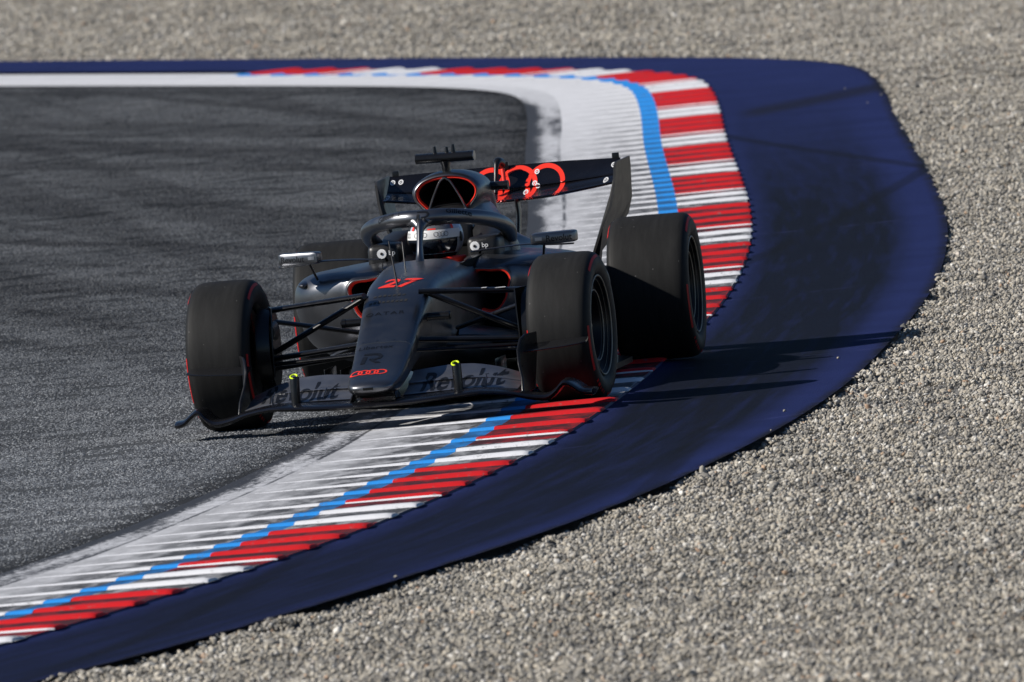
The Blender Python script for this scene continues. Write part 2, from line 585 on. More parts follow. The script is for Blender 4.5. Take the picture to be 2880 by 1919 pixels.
# --- kerb paint; "paint" holds the painted colour, "wear" how much rubber lies on it
def kerb_material(name, rubbed):
    m, nt, b = new_mat(name)
    k = nodes_of(m)
    st = k['attr']("st")
    X = k['xyz'](st)
    col = k['attr']("paint", "Color")
    n1 = k['noise'](k['pos'], 34, 6, 0.7)
    n2 = k['noise'](k['mapping'](st, (2.2, 7, 0)), 1.0, 5, 0.65)
    if rubbed:
        # rubber lies on the flats: heavy over the outer part, light near the joint, and little far up the kerb
        r = k['maprange'](X[1], 1.05, 0.58, 0.40, 0.92)
        r = k['math']('MULTIPLY', r, k['maprange'](X[1], 0.012, 0.03, 0.2, 1.0))
        r = k['math']('MULTIPLY', r, k['maprange'](X[0], 48, 68, 1.0, 0.22))
        r = k['math']('MULTIPLY', r, k['maprange'](n2, 0.32, 0.62, 0.55, 1.15))
        r = k['math']('ADD', r, k['math']('MULTIPLY', k['math']('SUBTRACT', n1, 0.5), 0.5))
        blue_zone = k['maprange'](k['math']('ABSOLUTE', k['math']('SUBTRACT', X[1], 0.4875)), 0.056, 0.060, 0.68, 1.0, False)
        r = k['math']('MULTIPLY', r, blue_zone)
        r = k['math']('MINIMUM', k['math']('MAXIMUM', r, 0.04), 0.93)
        out = k['mix'](r, col, (0.022, 0.022, 0.023))
    else:
        chips = k['maprange'](k['math']('ADD', n1, k['math']('MULTIPLY', n2, 0.45)), 0.80, 0.94, 0, 0.75)
        out = k['mix'](chips, col, (0.16, 0.155, 0.15))
    nt.links.new(out, b.inputs["Base Color"])
    b.inputs["Roughness"].default_value = 0.6
    b.inputs["Specular IOR Level"].default_value = 0.12
    nt.links.new(k['bump'](n1, 0.5, 0.004), b.inputs["Normal"])
    return m


M['kerb_flat'] = kerb_material('kerb_paint_rubbered', True)
M['kerb_face'] = kerb_material('kerb_paint', False)


# --- gravel
def gravel_material(name, stones):
    m, nt, b = new_mat(name)
    k = nodes_of(m)
    if stones:
        tone = k['attr']("tone", "Fac", 'INSTANCER')
        col = k['ramp'](tone, [(0.0, (0.075, 0.075, 0.073)), (0.2, (0.17, 0.163, 0.150)), (0.42, (0.285, 0.264, 0.228)), (0.62, (0.37, 0.330, 0.266)),
                               (0.82, (0.43, 0.405, 0.36)), (0.95, (0.62, 0.595, 0.55)), (0.975, (0.40, 0.29, 0.20)), (1.0, (0.34, 0.23, 0.16))])
        n = k['noise'](k['N']("ShaderNodeTexCoord").outputs["Object"], 2.5, 4)
        col = k['mix'](1.0, col, k['ramp'](n, [(0.25, (0.75, 0.75, 0.75)), (0.75, (1.2, 1.2, 1.2))]), 'MULTIPLY')
        # dusty and washed patches
        pn = k['noise'](k['mapping'](k['pos'], (1.0, 3.2, 1.0)), 0.9, 5, 0.62)
        col = k['mix'](1.0, col, k['ramp'](pn, [(0.3, (0.86, 0.86, 0.87)), (0.7, (1.50, 1.49, 1.46))]), 'MULTIPLY')
    else:
        v = k['N']("ShaderNodeTexVoronoi")
        v.inputs["Scale"].default_value = 45
        nt.links.new(k['pos'], v.inputs["Vector"])
        col = k['ramp'](v.outputs["Color"], [(0.0, (0.13, 0.13, 0.125)), (0.5, (0.27, 0.26, 0.24)), (1.0, (0.42, 0.40, 0.37))])
        nt.links.new(k['bump'](v.outputs["Distance"], 1.0, 0.01), b.inputs["Normal"])
    nt.links.new(col, b.inputs["Base Color"])
    b.inputs["Roughness"].default_value = 0.8
    b.inputs["Specular IOR Level"].default_value = 0.3
    return m


M['stones'] = gravel_material('gravel_stones', True)
M['gravel_bed'] = gravel_material('gravel_bed', False)

# ---------------------------------------------------------------- ground sheets
me = bpy.data.meshes.new("ground")
me.from_pydata([(-500, -500, -0.075), (500, -500, -0.075), (500, 500, -0.075), (-500, 500, -0.075)], [], [(0, 1, 2, 3)])
me.materials.append(M['gravel_bed'])
tag(link(bpy.data.objects.new("ground", me)), "wide bed of grey gravel beneath and around the corner", "ground", kind="structure")

s_all = np.arange(0, SA[-1], 0.4)
trk = strip("track", list(s_all), [1.29, 1.45, 1.65, 2.5, 4.5, 7, 10, 13], lambda s, t: 0.0, M['asphalt'])
tag(trk, "dark grey asphalt race track curving round behind the car", "track", kind="structure")
apr = strip("runoff_strip", list(s_all), lambda s: [-apron_w(s), -apron_w(s) + 0.08, -0.5, -0.16, 0.0, 0.03], lambda s, t: -0.014 if t < -0.19 else -0.010 if t < -0.1 else -0.0035, M['apron'])
ea = apr.data.attributes.new("edge", 'FLOAT', 'POINT')
ed = []
for s in s_all:
    w = apron_w(s)
    ed += [0, 0.08, w - 0.5, w - 0.16, w, w + 0.03]
ea.data.foreach_set("value", ed)
tag(apr, "navy blue painted run-off strip between kerb and gravel", "run-off", kind="structure")
lin = strip("edge_line", list(s_all), [1.075, 1.13, 1.2, 1.312], lambda s, t: 0.004, M['line'])
tag(lin, "worn white line along the edge of the asphalt", "line", kind="structure")

# ---------------------------------------------------------------- kerb with its ridges
WHITE = (0.78, 0.78, 0.80); BLUE = (0.035, 0.30, 0.80); RED = (0.62, 0.018, 0.022); NAVY = (0.020, 0.024, 0.10)
anch_i = [-12, 0, 4.5, 10.5, 16.5, 22.5, 28.5, 34.5, 40.5, 46.5, 52.5, 58.5, 64.5, 70.5, 86.5]
anch_x = [21.0, 14.4, 11.8, 8.18, 4.03, -0.95, -6.2, -11.55, -16.9, -22.35, -26.9, -32.0, -37.3, -42.6, -54.0]
anch_s = [s_of_x(x) for x in anch_x]
IDX = list(range(-6, 87))


def ridge_s(i):
    return float(np.interp(i, anch_i, anch_s))


def outer_colour(i):
    return RED if (i % 6) < 4 else WHITE


T1, T2, TW = 0.43, 0.545, 1.08
S_KERB1 = ridge_s(86.5)


def kz(s, t):
    return 0.004 + 0.002 * max(0.0, (TW - t) / TW)


# base
V = []; F = []; C = []; ST = []
tl = [0.0, 0.02, 0.2, T1, T1, T2, T2, 0.7, 0.9, TW]
sl = []
for i in IDX:
    sl += [ridge_s(i - 0.5), ridge_s(i)]
sl.append(ridge_s(IDX[-1] + 0.5))
for s in sl:
    for j, t in enumerate(tl):
        x, y = at_s(s, t)
        V.append((x, y, kz(s, t) if t > 0.001 else -0.02))
        ST += [s, t, 0.0]
nt_ = len(tl)
for a in range(len(sl) - 1):
    i = IDX[min(a // 2, len(IDX) - 1)]
    for j in range(nt_ - 1):
        if tl[j] == tl[j + 1]: continue
        q = a * nt_ + j
        F.append((q, q + 1, q + 1 + nt_, q + nt_))
        mid = (tl[j] + tl[j + 1]) / 2
        C.append(NAVY if j == 0 else (outer_colour(i) if mid < T1 else BLUE if mid < T2 else WHITE))
me = bpy.data.meshes.new("kerb")
me.from_pydata(V, [], F)
me.materials.append(M['kerb_flat'])
a_ = me.attributes.new("st", 'FLOAT_VECTOR', 'POINT'); a_.data.foreach_set("vector", ST)
a_ = me.attributes.new("paint", 'FLOAT_COLOR', 'FACE')
a_.data.foreach_set("color", [v for c in C for v in (*c, 1.0)])
me.update()
kerb = link(bpy.data.objects.new("kerb", me))
tag(kerb, "long kerb painted white, light blue, red and white with raised ridges", "kerb", kind="structure")
# flat white run-in where the kerb begins, far up the straight
s_far = np.arange(S_KERB1, SA[-1], 0.4)
V = []; F = []; ST = []
for s in s_far:
    for t in (0.33, 0.6, TW):
        x, y = at_s(s, t)
        V.append((x, y, 0.004)); ST += [s, t, 0.0]
for a in range(len(s_far) - 1):
    for j in range(2):
        q = a * 3 + j
        F.append((q, q + 1, q + 4, q + 3))
me = bpy.data.meshes.new("kerb_run_in")
me.from_pydata(V, [], F)
me.materials.append(M['kerb_flat'])
a_ = me.attributes.new("st", 'FLOAT_VECTOR', 'POINT'); a_.data.foreach_set("vector", ST)
a_ = me.attributes.new("paint", 'FLOAT_COLOR', 'FACE')
a_.data.foreach_set("color", [v for _ in F for v in (*WHITE, 1.0)])
me.update()
bm = bmesh.new(); bm.from_mesh(me)
for f in bm.faces:
    if f.normal.z < 0: f.normal_flip()
bm.to_mesh(me); bm.free()
link(bpy.data.objects.new("run_in", me), kerb)

# ridges: low bars that swell from nothing at the joint to their rounded outer end
HR = 0.0175


def ridge(i):
    s0 = ridge_s(i)
    pitch = ridge_s(i + 0.5) - ridge_s(i - 0.5)
    ts = [0.006, 0.012, 0.022, 0.04, 0.09, 0.2, 0.32, T1, T1, 0.49, T2, T2, 0.68, 0.84, 0.98, 1.05]
    # (offset along s; negative is towards the photographer), height share
    prof = [(-0.050, 0.0), (-0.036, 0.42), (-0.022, 0.82), (-0.006, 0.98), (0.03, 1.0), (0.22 * pitch, 0.72), (0.36 * pitch, 0.0)]
    rr = random.Random(i + 500)
    lip = (i % 6) == 0
    V = []; ST = []
    wob = [rr.uniform(-0.004, 0.004) for _ in ts]
    for a, t in enumerate(ts):
        h = HR * min(1.0, 1.15 * max(0.02, (1.06 - t)) ** 1.15)
        shrink = 1.0
        if t < 0.05:
            q = (0.05 - t) / 0.05
            h *= math.sqrt(max(0.05, 1 - q * q)); shrink = 0.45 + 0.55 * math.sqrt(max(0.0, 1 - q * q))
        for ds, hh in prof:
            if t > T2: ds = ds * (1 if ds > 0 else max(0.35, (1.08 - t) / 0.55))
            x, y = at_s(s0 + ds * shrink + wob[a], t)
            V.append((x, y, kz(s0, t) + h * hh - (0.0015 if hh == 0 else 0)))
            ST += [s0 + ds, t, 0.0]
    n = len(prof)
    F = []; C = []; MI = []
    for a in range(len(ts) - 1):
        if ts[a] == ts[a + 1]: continue
        mid = (ts[a] + ts[a + 1]) / 2
        for j in range(n - 1):
            q = a * n + j
            F.append((q, q + 1, q + 1 + n, q + n))
            c = outer_colour(i) if mid < T1 else BLUE if mid < T2 else WHITE
            if lip and mid < T1 and j < 1: c = WHITE
            C.append(c)
            MI.append(0 if j < 4 else 1)
    F.append(tuple(range(n))); C.append(outer_colour(i)); MI.append(0)
    me = bpy.data.meshes.new("ridge")
    me.from_pydata(V, [], F)
    me.materials.append(M['kerb_face']); me.materials.append(M['kerb_flat'])
    a_ = me.attributes.new("st", 'FLOAT_VECTOR', 'POINT'); a_.data.foreach_set("vector", ST)
    a_ = me.attributes.new("paint", 'FLOAT_COLOR', 'FACE'); a_.data.foreach_set("color", [v for c in C for v in (*c, 1.0)])
    me.polygons.foreach_set("material_index", MI)
    me.polygons.foreach_set("use_smooth", [True] * len(F))
    me.update()
    bm = bmesh.new(); bm.from_mesh(me)
    bmesh.ops.recalc_face_normals(bm, faces=bm.faces)
    bm.faces.ensure_lookup_table()
    if sum(f.normal.z * f.calc_area() for f in bm.faces) < 0:
        bmesh.ops.reverse_faces(bm, faces=bm.faces)
    bm.to_mesh(me); bm.free()
    link(bpy.data.objects.new("ridge", me), kerb)


for i in IDX:
    ridge(i)


# ---------------------------------------------------------------- gravel stones and asphalt grain (uncountable: one object each)
def in_poly(px, py, poly):
    inside = np.zeros(len(px), bool)
    n = len(poly)
    for i in range(n):
        x1, y1 = poly[i]; x2, y2 = poly[(i + 1) % n]
        if y1 == y2: continue
        c = ((y1 > py) != (y2 > py)) & (px < (x2 - x1) * (py - y1) / (y2 - y1) + x1)
        inside ^= c
    return inside


ss = np.arange(0, SA[-1], 0.5)
ax, ay = at_s(ss, np.array([-apron_w(s) for s in ss]))
rough_edge = 0.0
paved = [(x, y) for x, y in zip(ax, ay)] + [(-95, -60), (24, -60)]
# where gravel can be seen from around the photographer's place
def sample(poly, dens):
    P = np.array(poly)
    lo, hi = P.min(0), P.max(0)
    n = int((hi[0] - lo[0]) * (hi[1] - lo[1]) * dens)
    q = lo + rng.random((n, 2)) * (hi - lo)
    return q[in_poly(q[:, 0], q[:, 1], poly)]


def bump_height(x, y):
    r = np.random.default_rng(3)
    h = np.zeros(len(x))
    for _ in range(26):
        f = r.uniform(1.4, 12.0); a = r.uniform(0, 2 * math.pi); ph = r.uniform(0, 6.28)
        h += (1.0 / (f ** 0.55)) * np.sin(f * (x * math.cos(a) + y * math.sin(a)) + ph)
    return h / 4.2


near_poly = [(-20, -2.3), (-20, 2.6), (0, 4.6), (24, 7.0), (24, -0.6), (17, 0.0), (10, 1.4), (-8, 1.2)]
mid_poly = [(-20, -2.3), (-20, 2.6), (-58, -1.6), (-58, -6.0), (-47, -3.9), (-40, -2.6)]
far_poly = [(-100, -21), (-100, -6.2), (-58, -1.6), (-44, -0.2), (-44, -4.5), (-60, -13.5), (-66, -18)]
chunks = []
for poly, dens, smin, smax in ((near_poly, 1500, 0.0047, 0.0128), (mid_poly, 1150, 0.0055, 0.0130), (far_poly, 400, 0.0070, 0.0160)):
    q = sample(poly, dens)
    sc = smin + (smax - smin) * rng.random(len(q)) ** 2.2
    chunks.append((q, sc))
q = np.concatenate([c[0] for c in chunks]); sc = np.concatenate([c[1] for c in chunks])
# overlap of the polygons is harmless; clip to what is not paved
keep = ~in_poly(q[:, 0], q[:, 1], paved)
q = q[keep]; sc = sc[keep]
# a few stray stones thrown on to the blue strip
ns = 7
s_r = rng.uniform(s_of_x(16), s_of_x(-40), ns)
t_r = np.array([-apron_w(s) for s in s_r]) + np.abs(rng.normal(0, 0.14, ns)) + 0.015
xr, yr = at_s(s_r, t_r)
z = -0.042 + 0.034 * bump_height(q[:, 0], q[:, 1]) + rng.random(len(q)) * 0.016
big = rng.random(len(q)) < 0.012
sc[big] *= 1.7
tone = np.clip(rng.beta(2.1, 2.0, len(q)), 0, 0.96)
rare = rng.random(len(q)) < 0.012
tone[rare] = rng.uniform(0.97, 1.0, rare.sum())
q = np.concatenate([q, np.stack([xr, yr], 1)])
z = np.concatenate([z, np.full(ns, -0.010)])
sc = np.concatenate([sc, rng.uniform(0.004, 0.008, ns)])
tone = np.concatenate([tone, rng.uniform(0.3, 0.7, ns)])
me = bpy.data.meshes.new("gravel")
me.vertices.add(len(q))
me.vertices.foreach_set("co", np.column_stack([q, z]).astype(np.float32).ravel())
a_ = me.attributes.new("size", 'FLOAT', 'POINT'); a_.data.foreach_set("value", sc.astype(np.float32))
a_ = me.attributes.new("tone", 'FLOAT', 'POINT'); a_.data.foreach_set("value", tone.astype(np.float32))
a_ = me.attributes.new("turn", 'FLOAT_VECTOR', 'POINT')
rot = np.column_stack([rng.normal(0, 0.5, len(q)), rng.normal(0, 0.5, len(q)), rng.uniform(0, 6.28, len(q))])
a_.data.foreach_set("vector", rot.astype(np.float32).ravel())
a_ = me.attributes.new("kindno", 'INT', 'POINT'); a_.data.foreach_set("value", rng.integers(0, 6, len(q)).astype(np.int32))
gravel = link(bpy.data.objects.new("gravel", me))
tag(gravel, "loose grey and tan gravel stones filling the trap beside the blue strip", "gravel", kind="stuff")


def gn_tree(name):
    g = bpy.data.node_groups.new(name, 'GeometryNodeTree')
    g.interface.new_socket("Geometry", in_out='INPUT', socket_type='NodeSocketGeometry')
    g.interface.new_socket("Geometry", in_out='OUTPUT', socket_type='NodeSocketGeometry')
    return g, g.nodes.new("NodeGroupInput"), g.nodes.new("NodeGroupOutput")


def named(g, name, typ):
    n = g.nodes.new("GeometryNodeInputNamedAttribute")
    n.data_type = typ
    n.inputs["Name"].default_value = name
    return n.outputs["Attribute"]


def rough_stone(g, seed, subdiv, amp, sx, sy, sz, mat):
    ico = g.nodes.new("GeometryNodeMeshIcoSphere")
    ico.inputs["Subdivisions"].default_value = subdiv
    ico.inputs["Radius"].default_value = 1.0
    pos = g.nodes.new("GeometryNodeInputPosition")
    nz = g.nodes.new("ShaderNodeTexNoise")
    nz.noise_dimensions = '4D'
    nz.inputs["W"].default_value = seed * 3.7
    nz.inputs["Scale"].default_value = 0.9
    nz.inputs["Detail"].default_value = 1.0
    g.links.new(pos.outputs[0], nz.inputs["Vector"])
    sub = g.nodes.new("ShaderNodeVectorMath"); sub.operation = 'SUBTRACT'
    g.links.new(nz.outputs["Color"], sub.inputs[0]); sub.inputs[1].default_value = (0.5, 0.5, 0.5)
    scl = g.nodes.new("ShaderNodeVectorMath"); scl.operation = 'SCALE'
    g.links.new(sub.outputs[0], scl.inputs[0]); scl.inputs["Scale"].default_value = amp
    sp = g.nodes.new("GeometryNodeSetPosition")
    g.links.new(ico.outputs["Mesh"], sp.inputs["Geometry"]); g.links.new(scl.outputs[0], sp.inputs["Offset"])
    tr = g.nodes.new("GeometryNodeTransform")
    tr.inputs["Scale"].default_value = (sx, sy, sz)
    g.links.new(sp.outputs[0], tr.inputs["Geometry"])
    sm = g.nodes.new("GeometryNodeSetShadeSmooth")
    g.links.new(tr.outputs[0], sm.inputs[0])
    sm.inputs["Shade Smooth"].default_value = subdiv > 1
    mt = g.nodes.new("GeometryNodeSetMaterial")
    mt.inputs["Material"].default_value = mat
    g.links.new(sm.outputs[0], mt.inputs[0])
    return mt.outputs[0]


g, gi, go = gn_tree("gravel_scatter")
join = g.nodes.new("GeometryNodeGeometryToInstance")
for k_, dims in enumerate([(1.25, 0.95, 0.75), (1.0, 0.9, 0.85), (1.5, 0.85, 0.6), (1.1, 1.0, 0.65), (0.9, 0.8, 0.8), (1.35, 1.0, 0.9)]):
    g.links.new(rough_stone(g, k_ + 1, 2, 1.5, *dims, M['stones']), join.inputs[0])
iop = g.nodes.new("GeometryNodeInstanceOnPoints")
g.links.new(gi.outputs[0], iop.inputs["Points"])
g.links.new(join.outputs[0], iop.inputs["Instance"])
iop.inputs["Pick Instance"].default_value = True
g.links.new(named(g, "kindno", 'INT'), iop.inputs["Instance Index"])
e2r = g.nodes.new("FunctionNodeEulerToRotation")
g.links.new(named(g, "turn", 'FLOAT_VECTOR'), e2r.inputs[0])
g.links.new(e2r.outputs[0], iop.inputs["Rotation"])
g.links.new(named(g, "size", 'FLOAT'), iop.inputs["Scale"])
g.links.new(iop.outputs[0], go.inputs[0])
md = gravel.modifiers.new("scatter", 'NODES')
md.node_group = g

# asphalt grain: patches of stone chips standing a few millimetres out of the tarmac
trk_poly = [(20, -2.6), (20, 0.6), (8, 1.0), (-20, 0.0), (-44, -4.0), (-62, -12), (-66, -20), (-50, -16), (-30, -11), (0, -5)]
aq = sample(trk_poly, 46)
ix, iy = at_s(ss, np.full(len(ss), 1.29 + 0.10))
tarmac = [(x, y) for x, y in zip(ix, iy)] + [(-95, -60), (24, -60)]
aq = aq[in_poly(aq[:, 0], aq[:, 1], tarmac)]
me = bpy.data.meshes.new("asphalt_grain")
me.vertices.add(len(aq))
me.vertices.foreach_set("co", np.column_stack([aq, np.zeros(len(aq))]).astype(np.float32).ravel())
a_ = me.attributes.new("turn", 'FLOAT_VECTOR', 'POINT')
a_.data.foreach_set("vector", np.column_stack([np.zeros(len(aq)), np.zeros(len(aq)), rng.uniform(0, 6.28, len(aq))]).astype(np.float32).ravel())
a_ = me.attributes.new("kindno", 'INT', 'POINT'); a_.data.foreach_set("value", rng.integers(0, 3, len(aq)).astype(np.int32))
d2 = ((aq[:, None, 0] - PA[None, ::2, 0]) ** 2 + (aq[:, None, 1] - PA[None, ::2, 1]) ** 2)
near_i = d2.argmin(1) * 2
dv = aq - PA[near_i]
a_ = me.attributes.new("st", 'FLOAT_VECTOR', 'POINT')
a_.data.foreach_set("vector", np.column_stack([SA[near_i], (dv * NI[near_i]).sum(1), np.zeros(len(aq))]).astype(np.float32).ravel())
grain = link(bpy.data.objects.new("asphalt_grain", me))
tag(grain, "rough stone chips standing out of the dark asphalt surface", "asphalt", kind="stuff")
g, gi, go = gn_tree("grain_scatter")
join = g.nodes.new("GeometryNodeGeometryToInstance")
for k_ in range(3):
    disc = g.nodes.new("GeometryNodeMeshCircle")
    disc.fill_type = 'NGON'
    disc.inputs["Vertices"].default_value = 24
    disc.inputs["Radius"].default_value = 0.17
    dist = g.nodes.new("GeometryNodeDistributePointsOnFaces")
    dist.inputs["Density"].default_value = 1150
    dist.inputs["Seed"].default_value = k_ + 11
    g.links.new(disc.outputs[0], dist.inputs[0])
    io = g.nodes.new("GeometryNodeInstanceOnPoints")
    g.links.new(dist.outputs["Points"], io.inputs["Points"])
    g.links.new(rough_stone(g, 20 + k_, 1, 1.3, 1.2, 1.0, 0.55, M['chips']), io.inputs["Instance"])
    rv = g.nodes.new("FunctionNodeRandomValue"); rv.data_type = 'FLOAT_VECTOR'
    rv.inputs[0].default_value = (-0.4, -0.4, 0); rv.inputs[1].default_value = (0.4, 0.4, 6.28)
    e2 = g.nodes.new("FunctionNodeEulerToRotation")
    g.links.new(rv.outputs[0], e2.inputs[0]); g.links.new(e2.outputs[0], io.inputs["Rotation"])
    rs = g.nodes.new("FunctionNodeRandomValue"); rs.data_type = 'FLOAT'
    rs.inputs[2].default_value = 0.0026; rs.inputs[3].default_value = 0.0068
    g.links.new(rs.outputs[1], io.inputs["Scale"])
    sa = g.nodes.new("GeometryNodeStoreNamedAttribute")
    sa.domain = 'INSTANCE'; sa.data_type = 'FLOAT'
    sa.inputs["Name"].default_value = "chip_tone"
    rt = g.nodes.new("FunctionNodeRandomValue"); rt.data_type = 'FLOAT'
    g.links.new(rt.outputs[1], sa.inputs["Value"])
    g.links.new(io.outputs[0], sa.inputs["Geometry"])
    rl = g.nodes.new("GeometryNodeRealizeInstances")
    g.links.new(sa.outputs[0], rl.inputs[0])
    g.links.new(rl.outputs[0], join.inputs[0])
iop = g.nodes.new("GeometryNodeInstanceOnPoints")
g.links.new(gi.outputs[0], iop.inputs["Points"])
g.links.new(join.outputs[0], iop.inputs["Instance"])
iop.inputs["Pick Instance"].default_value = True
g.links.new(named(g, "kindno", 'INT'), iop.inputs["Instance Index"])
e2r = g.nodes.new("FunctionNodeEulerToRotation")
g.links.new(named(g, "turn", 'FLOAT_VECTOR'), e2r.inputs[0])
g.links.new(e2r.outputs[0], iop.inputs["Rotation"])
g.links.new(iop.outputs[0], go.inputs[0])
md = grain.modifiers.new("scatter", 'NODES')
md.node_group = g

# ---------------------------------------------------------------- the racing car
car = bpy.data.objects.new("racing_car", None)
car.empty_display_size = 0.5
link(car)
tag(car, "dark titanium grey open-wheel racing car with red number 27 riding the kerb", "racing car")


# --- lettering and emblems laid on the bodywork
def text2d(body, width=None, height=None, shear=0.0, bold=0.0, space=1.0):
    cu = bpy.data.curves.new("lettering", 'FONT')
    cu.body = body
    cu.size = 1.0
    cu.align_x = 'CENTER'
    cu.align_y = 'CENTER'
    cu.offset = bold
    cu.shear = shear
    cu.space_character = space
    cu.resolution_u = 4
    o = bpy.data.objects.new("lettering", cu)
    COL.objects.link(o)
    dg = bpy.context.evaluated_depsgraph_get()
    dg.update()
    me = o.evaluated_get(dg).to_mesh()
    V = [(v.co.x, v.co.y) for v in me.vertices]
    F = [tuple(p.vertices) for p in me.polygons]
    o.evaluated_get(dg).to_mesh_clear()
    bpy.data.objects.remove(o)
    bpy.data.curves.remove(cu)
    A = np.array(V)
    A -= (A.max(0) + A.min(0)) / 2
    ext = A.max(0) - A.min(0)
    A[:, 0] *= (width / ext[0]) if width else (height / ext[1])
    A[:, 1] *= (height / ext[1]) if height else (width / ext[0])
    return A.tolist(), F


def rings2d(r, stroke, pitch, count=4, squash=1.0, n=40):
    V = []; F = []
    for c in range(count):
        cx = (c - (count - 1) / 2) * pitch
        k0 = len(V)
        for j in range(n):
            a = 2 * math.pi * j / n
            V.append((cx + r * math.cos(a), squash * r * math.sin(a)))
            V.append((cx + (r - stroke) * math.cos(a), squash * (r - stroke) * math.sin(a)))
        for j in range(n):
            a = k0 + 2 * j; b = k0 + 2 * ((j + 1) % n)
            F.append((a, b, b + 1, a + 1))
    return V, F


def disc2d(r, n=20, petals=0):
    V = [(0, 0)]; F = []
    for j in range(n):
        a = 2 * math.pi * j / n
        q = r * (1 - (0.10 if petals and j % 2 else 0))
        V.append((q * math.cos(a), q * math.sin(a)))
    for j in range(n): F.append((0, 1 + j, 1 + (j + 1) % n))
    return V, F


def bvh_of(objs):
    V = []; F = []
    for o in objs:
        k0 = len(V)
        V += [v.co.copy() for v in o.data.vertices]
        F += [tuple(i + k0 for i in p.vertices) for p in o.data.polygons]
    return BVHTree.FromPolygons(V, F)


def decal(name, shape, origin, U, Vd, bvh, mat, parent, off=0.0015, maxlen=0.012, ray=None):
    V2, F2 = shape
    bm = bmesh.new()
    vs = [bm.verts.new((a, b, 0)) for a, b in V2]
    for f in F2:
        try: bm.faces.new([vs[i] for i in f])
        except ValueError: pass
    bmesh.ops.triangulate(bm, faces=bm.faces[:])
    for _ in range(5):
        es = [e for e in bm.edges if e.calc_length() > maxlen]
        if not es: break
        bmesh.ops.subdivide_edges(bm, edges=es, cuts=1)
        bmesh.ops.triangulate(bm, faces=[f for f in bm.faces if len(f.verts) > 3])
    U = Vector(U).normalized(); Vd = Vector(Vd).normalized(); O = Vector(origin)
    d = Vector(ray).normalized() if ray else -U.cross(Vd).normalized()
    dead = []
    for v in bm.verts:
        p = O + U * v.co.x + Vd * v.co.y - d * 0.35
        hit, nrm, idx, ds = bvh.ray_cast(p, d, 0.8)
        if hit is None: dead.append(v); continue
        v.co = hit - d * off
    bmesh.ops.delete(bm, geom=dead, context='VERTS')
    me = bpy.data.meshes.new(name)
    bm.to_mesh(me); bm.free()
    me.materials.append(mat)
    return link(bpy.data.objects.new(name, me), parent)


# --- chassis and nose
def sect(x, zt, zb, wt, wb, e=3.2, n=44):
    ring = []
    for k in range(n):
        a = 2 * math.pi * k / n + math.pi / n
        c = math.copysign(abs(math.cos(a)) ** (2 / e), math.cos(a))
        s_ = math.copysign(abs(math.sin(a)) ** (2 / e), math.sin(a))
        f = (s_ + 1) / 2
        ring.append((x, (wb + (wt - wb) * f) * c, (zt + zb) / 2 + (zt - zb) / 2 * s_))
    return ring


nose_keys = [(1.150, 0.208, 0.190, 0.045, 0.045, 2.2), (1.138, 0.220, 0.176, 0.082, 0.078, 2.4), (1.105, 0.232, 0.166, 0.108, 0.100, 2.7), (1.05, 0.243, 0.160, 0.119, 0.108, 3.0),
             (0.95, 0.264, 0.160, 0.130, 0.112, 3.6), (0.80, 0.308, 0.172, 0.137, 0.112, 4.0), (0.60, 0.382, 0.198, 0.146, 0.112, 4.2), (0.30, 0.502, 0.245, 0.157, 0.118, 4.2), (0.05, 0.592, 0.275, 0.170, 0.13, 4.2),
             (-0.2, 0.642, 0.265, 0.184, 0.15, 4.2), (-0.45, 0.664, 0.24, 0.198, 0.165, 4.0), (-0.7, 0.681, 0.20, 0.222, 0.18, 3.8), (-0.86, 0.690, 0.17, 0.242, 0.19, 3.4),
             (-1.0, 0.684, 0.15, 0.262, 0.21, 3.2), (-1.2, 0.684, 0.13, 0.305, 0.22, 3.2), (-1.45, 0.70, 0.12, 0.335, 0.24, 3.2), (-1.7, 0.725, 0.11, 0.345, 0.26, 3.0), (-1.85, 0.73, 0.11, 0.34, 0.27, 3.0)]
fine = []
for a_, b_ in zip(nose_keys[:-1], nose_keys[1:]):
    for q in range(4 if a_[0] - b_[0] > 0.05 else 2):
        x_ = a_[0] + (b_[0] - a_[0]) * q / (4 if a_[0] - b_[0] > 0.05 else 2)
        fine.append(x_)
fine.append(nose_keys[-1][0])
nk = np.array(nose_keys)[::-1]


def pchip(x, col_):
    X_, Y_ = nk[:, 0], nk[:, col_]
    h_ = np.diff(X_); d_ = np.diff(Y_) / h_
    m_ = np.zeros(len(X_))
    for q in range(1, len(X_) - 1):
        if d_[q - 1] * d_[q] > 0: m_[q] = 2 / (1 / d_[q - 1] + 1 / d_[q])
    m_[0], m_[-1] = d_[0], d_[-1]
    q = min(max(int(np.searchsorted(X_, x) - 1), 0), len(h_) - 1)
    t = (x - X_[q]) / h_[q]
    return (2 * t ** 3 - 3 * t ** 2 + 1) * Y_[q] + (t ** 3 - 2 * t ** 2 + t) * h_[q] * m_[q] + (3 * t ** 2 - 2 * t ** 3) * Y_[q + 1] + (t ** 3 - t ** 2) * h_[q] * m_[q + 1]


V, F = loft([sect(x_, *[pchip(x_, c_) for c_ in range(1, 6)], n=64) for x_ in fine])
F2 = []
for f in F:
    c = sum((V[i] for i in f), Vector()) / len(f)
    wmax = 0.17 if c.x > -1.05 else 0.215
    top = {True: 0}
    zt = np.interp(-c.x, [-k_[0] for k_ in nose_keys], [k_[1] for k_ in nose_keys])
    if -1.78 < c.x < -0.93 and abs(c.y) < wmax and c.z > zt - 0.05: continue
    F2.append(f)
chassis = mesh_obj("chassis", V, F2, M['paint'], car, angle=50)

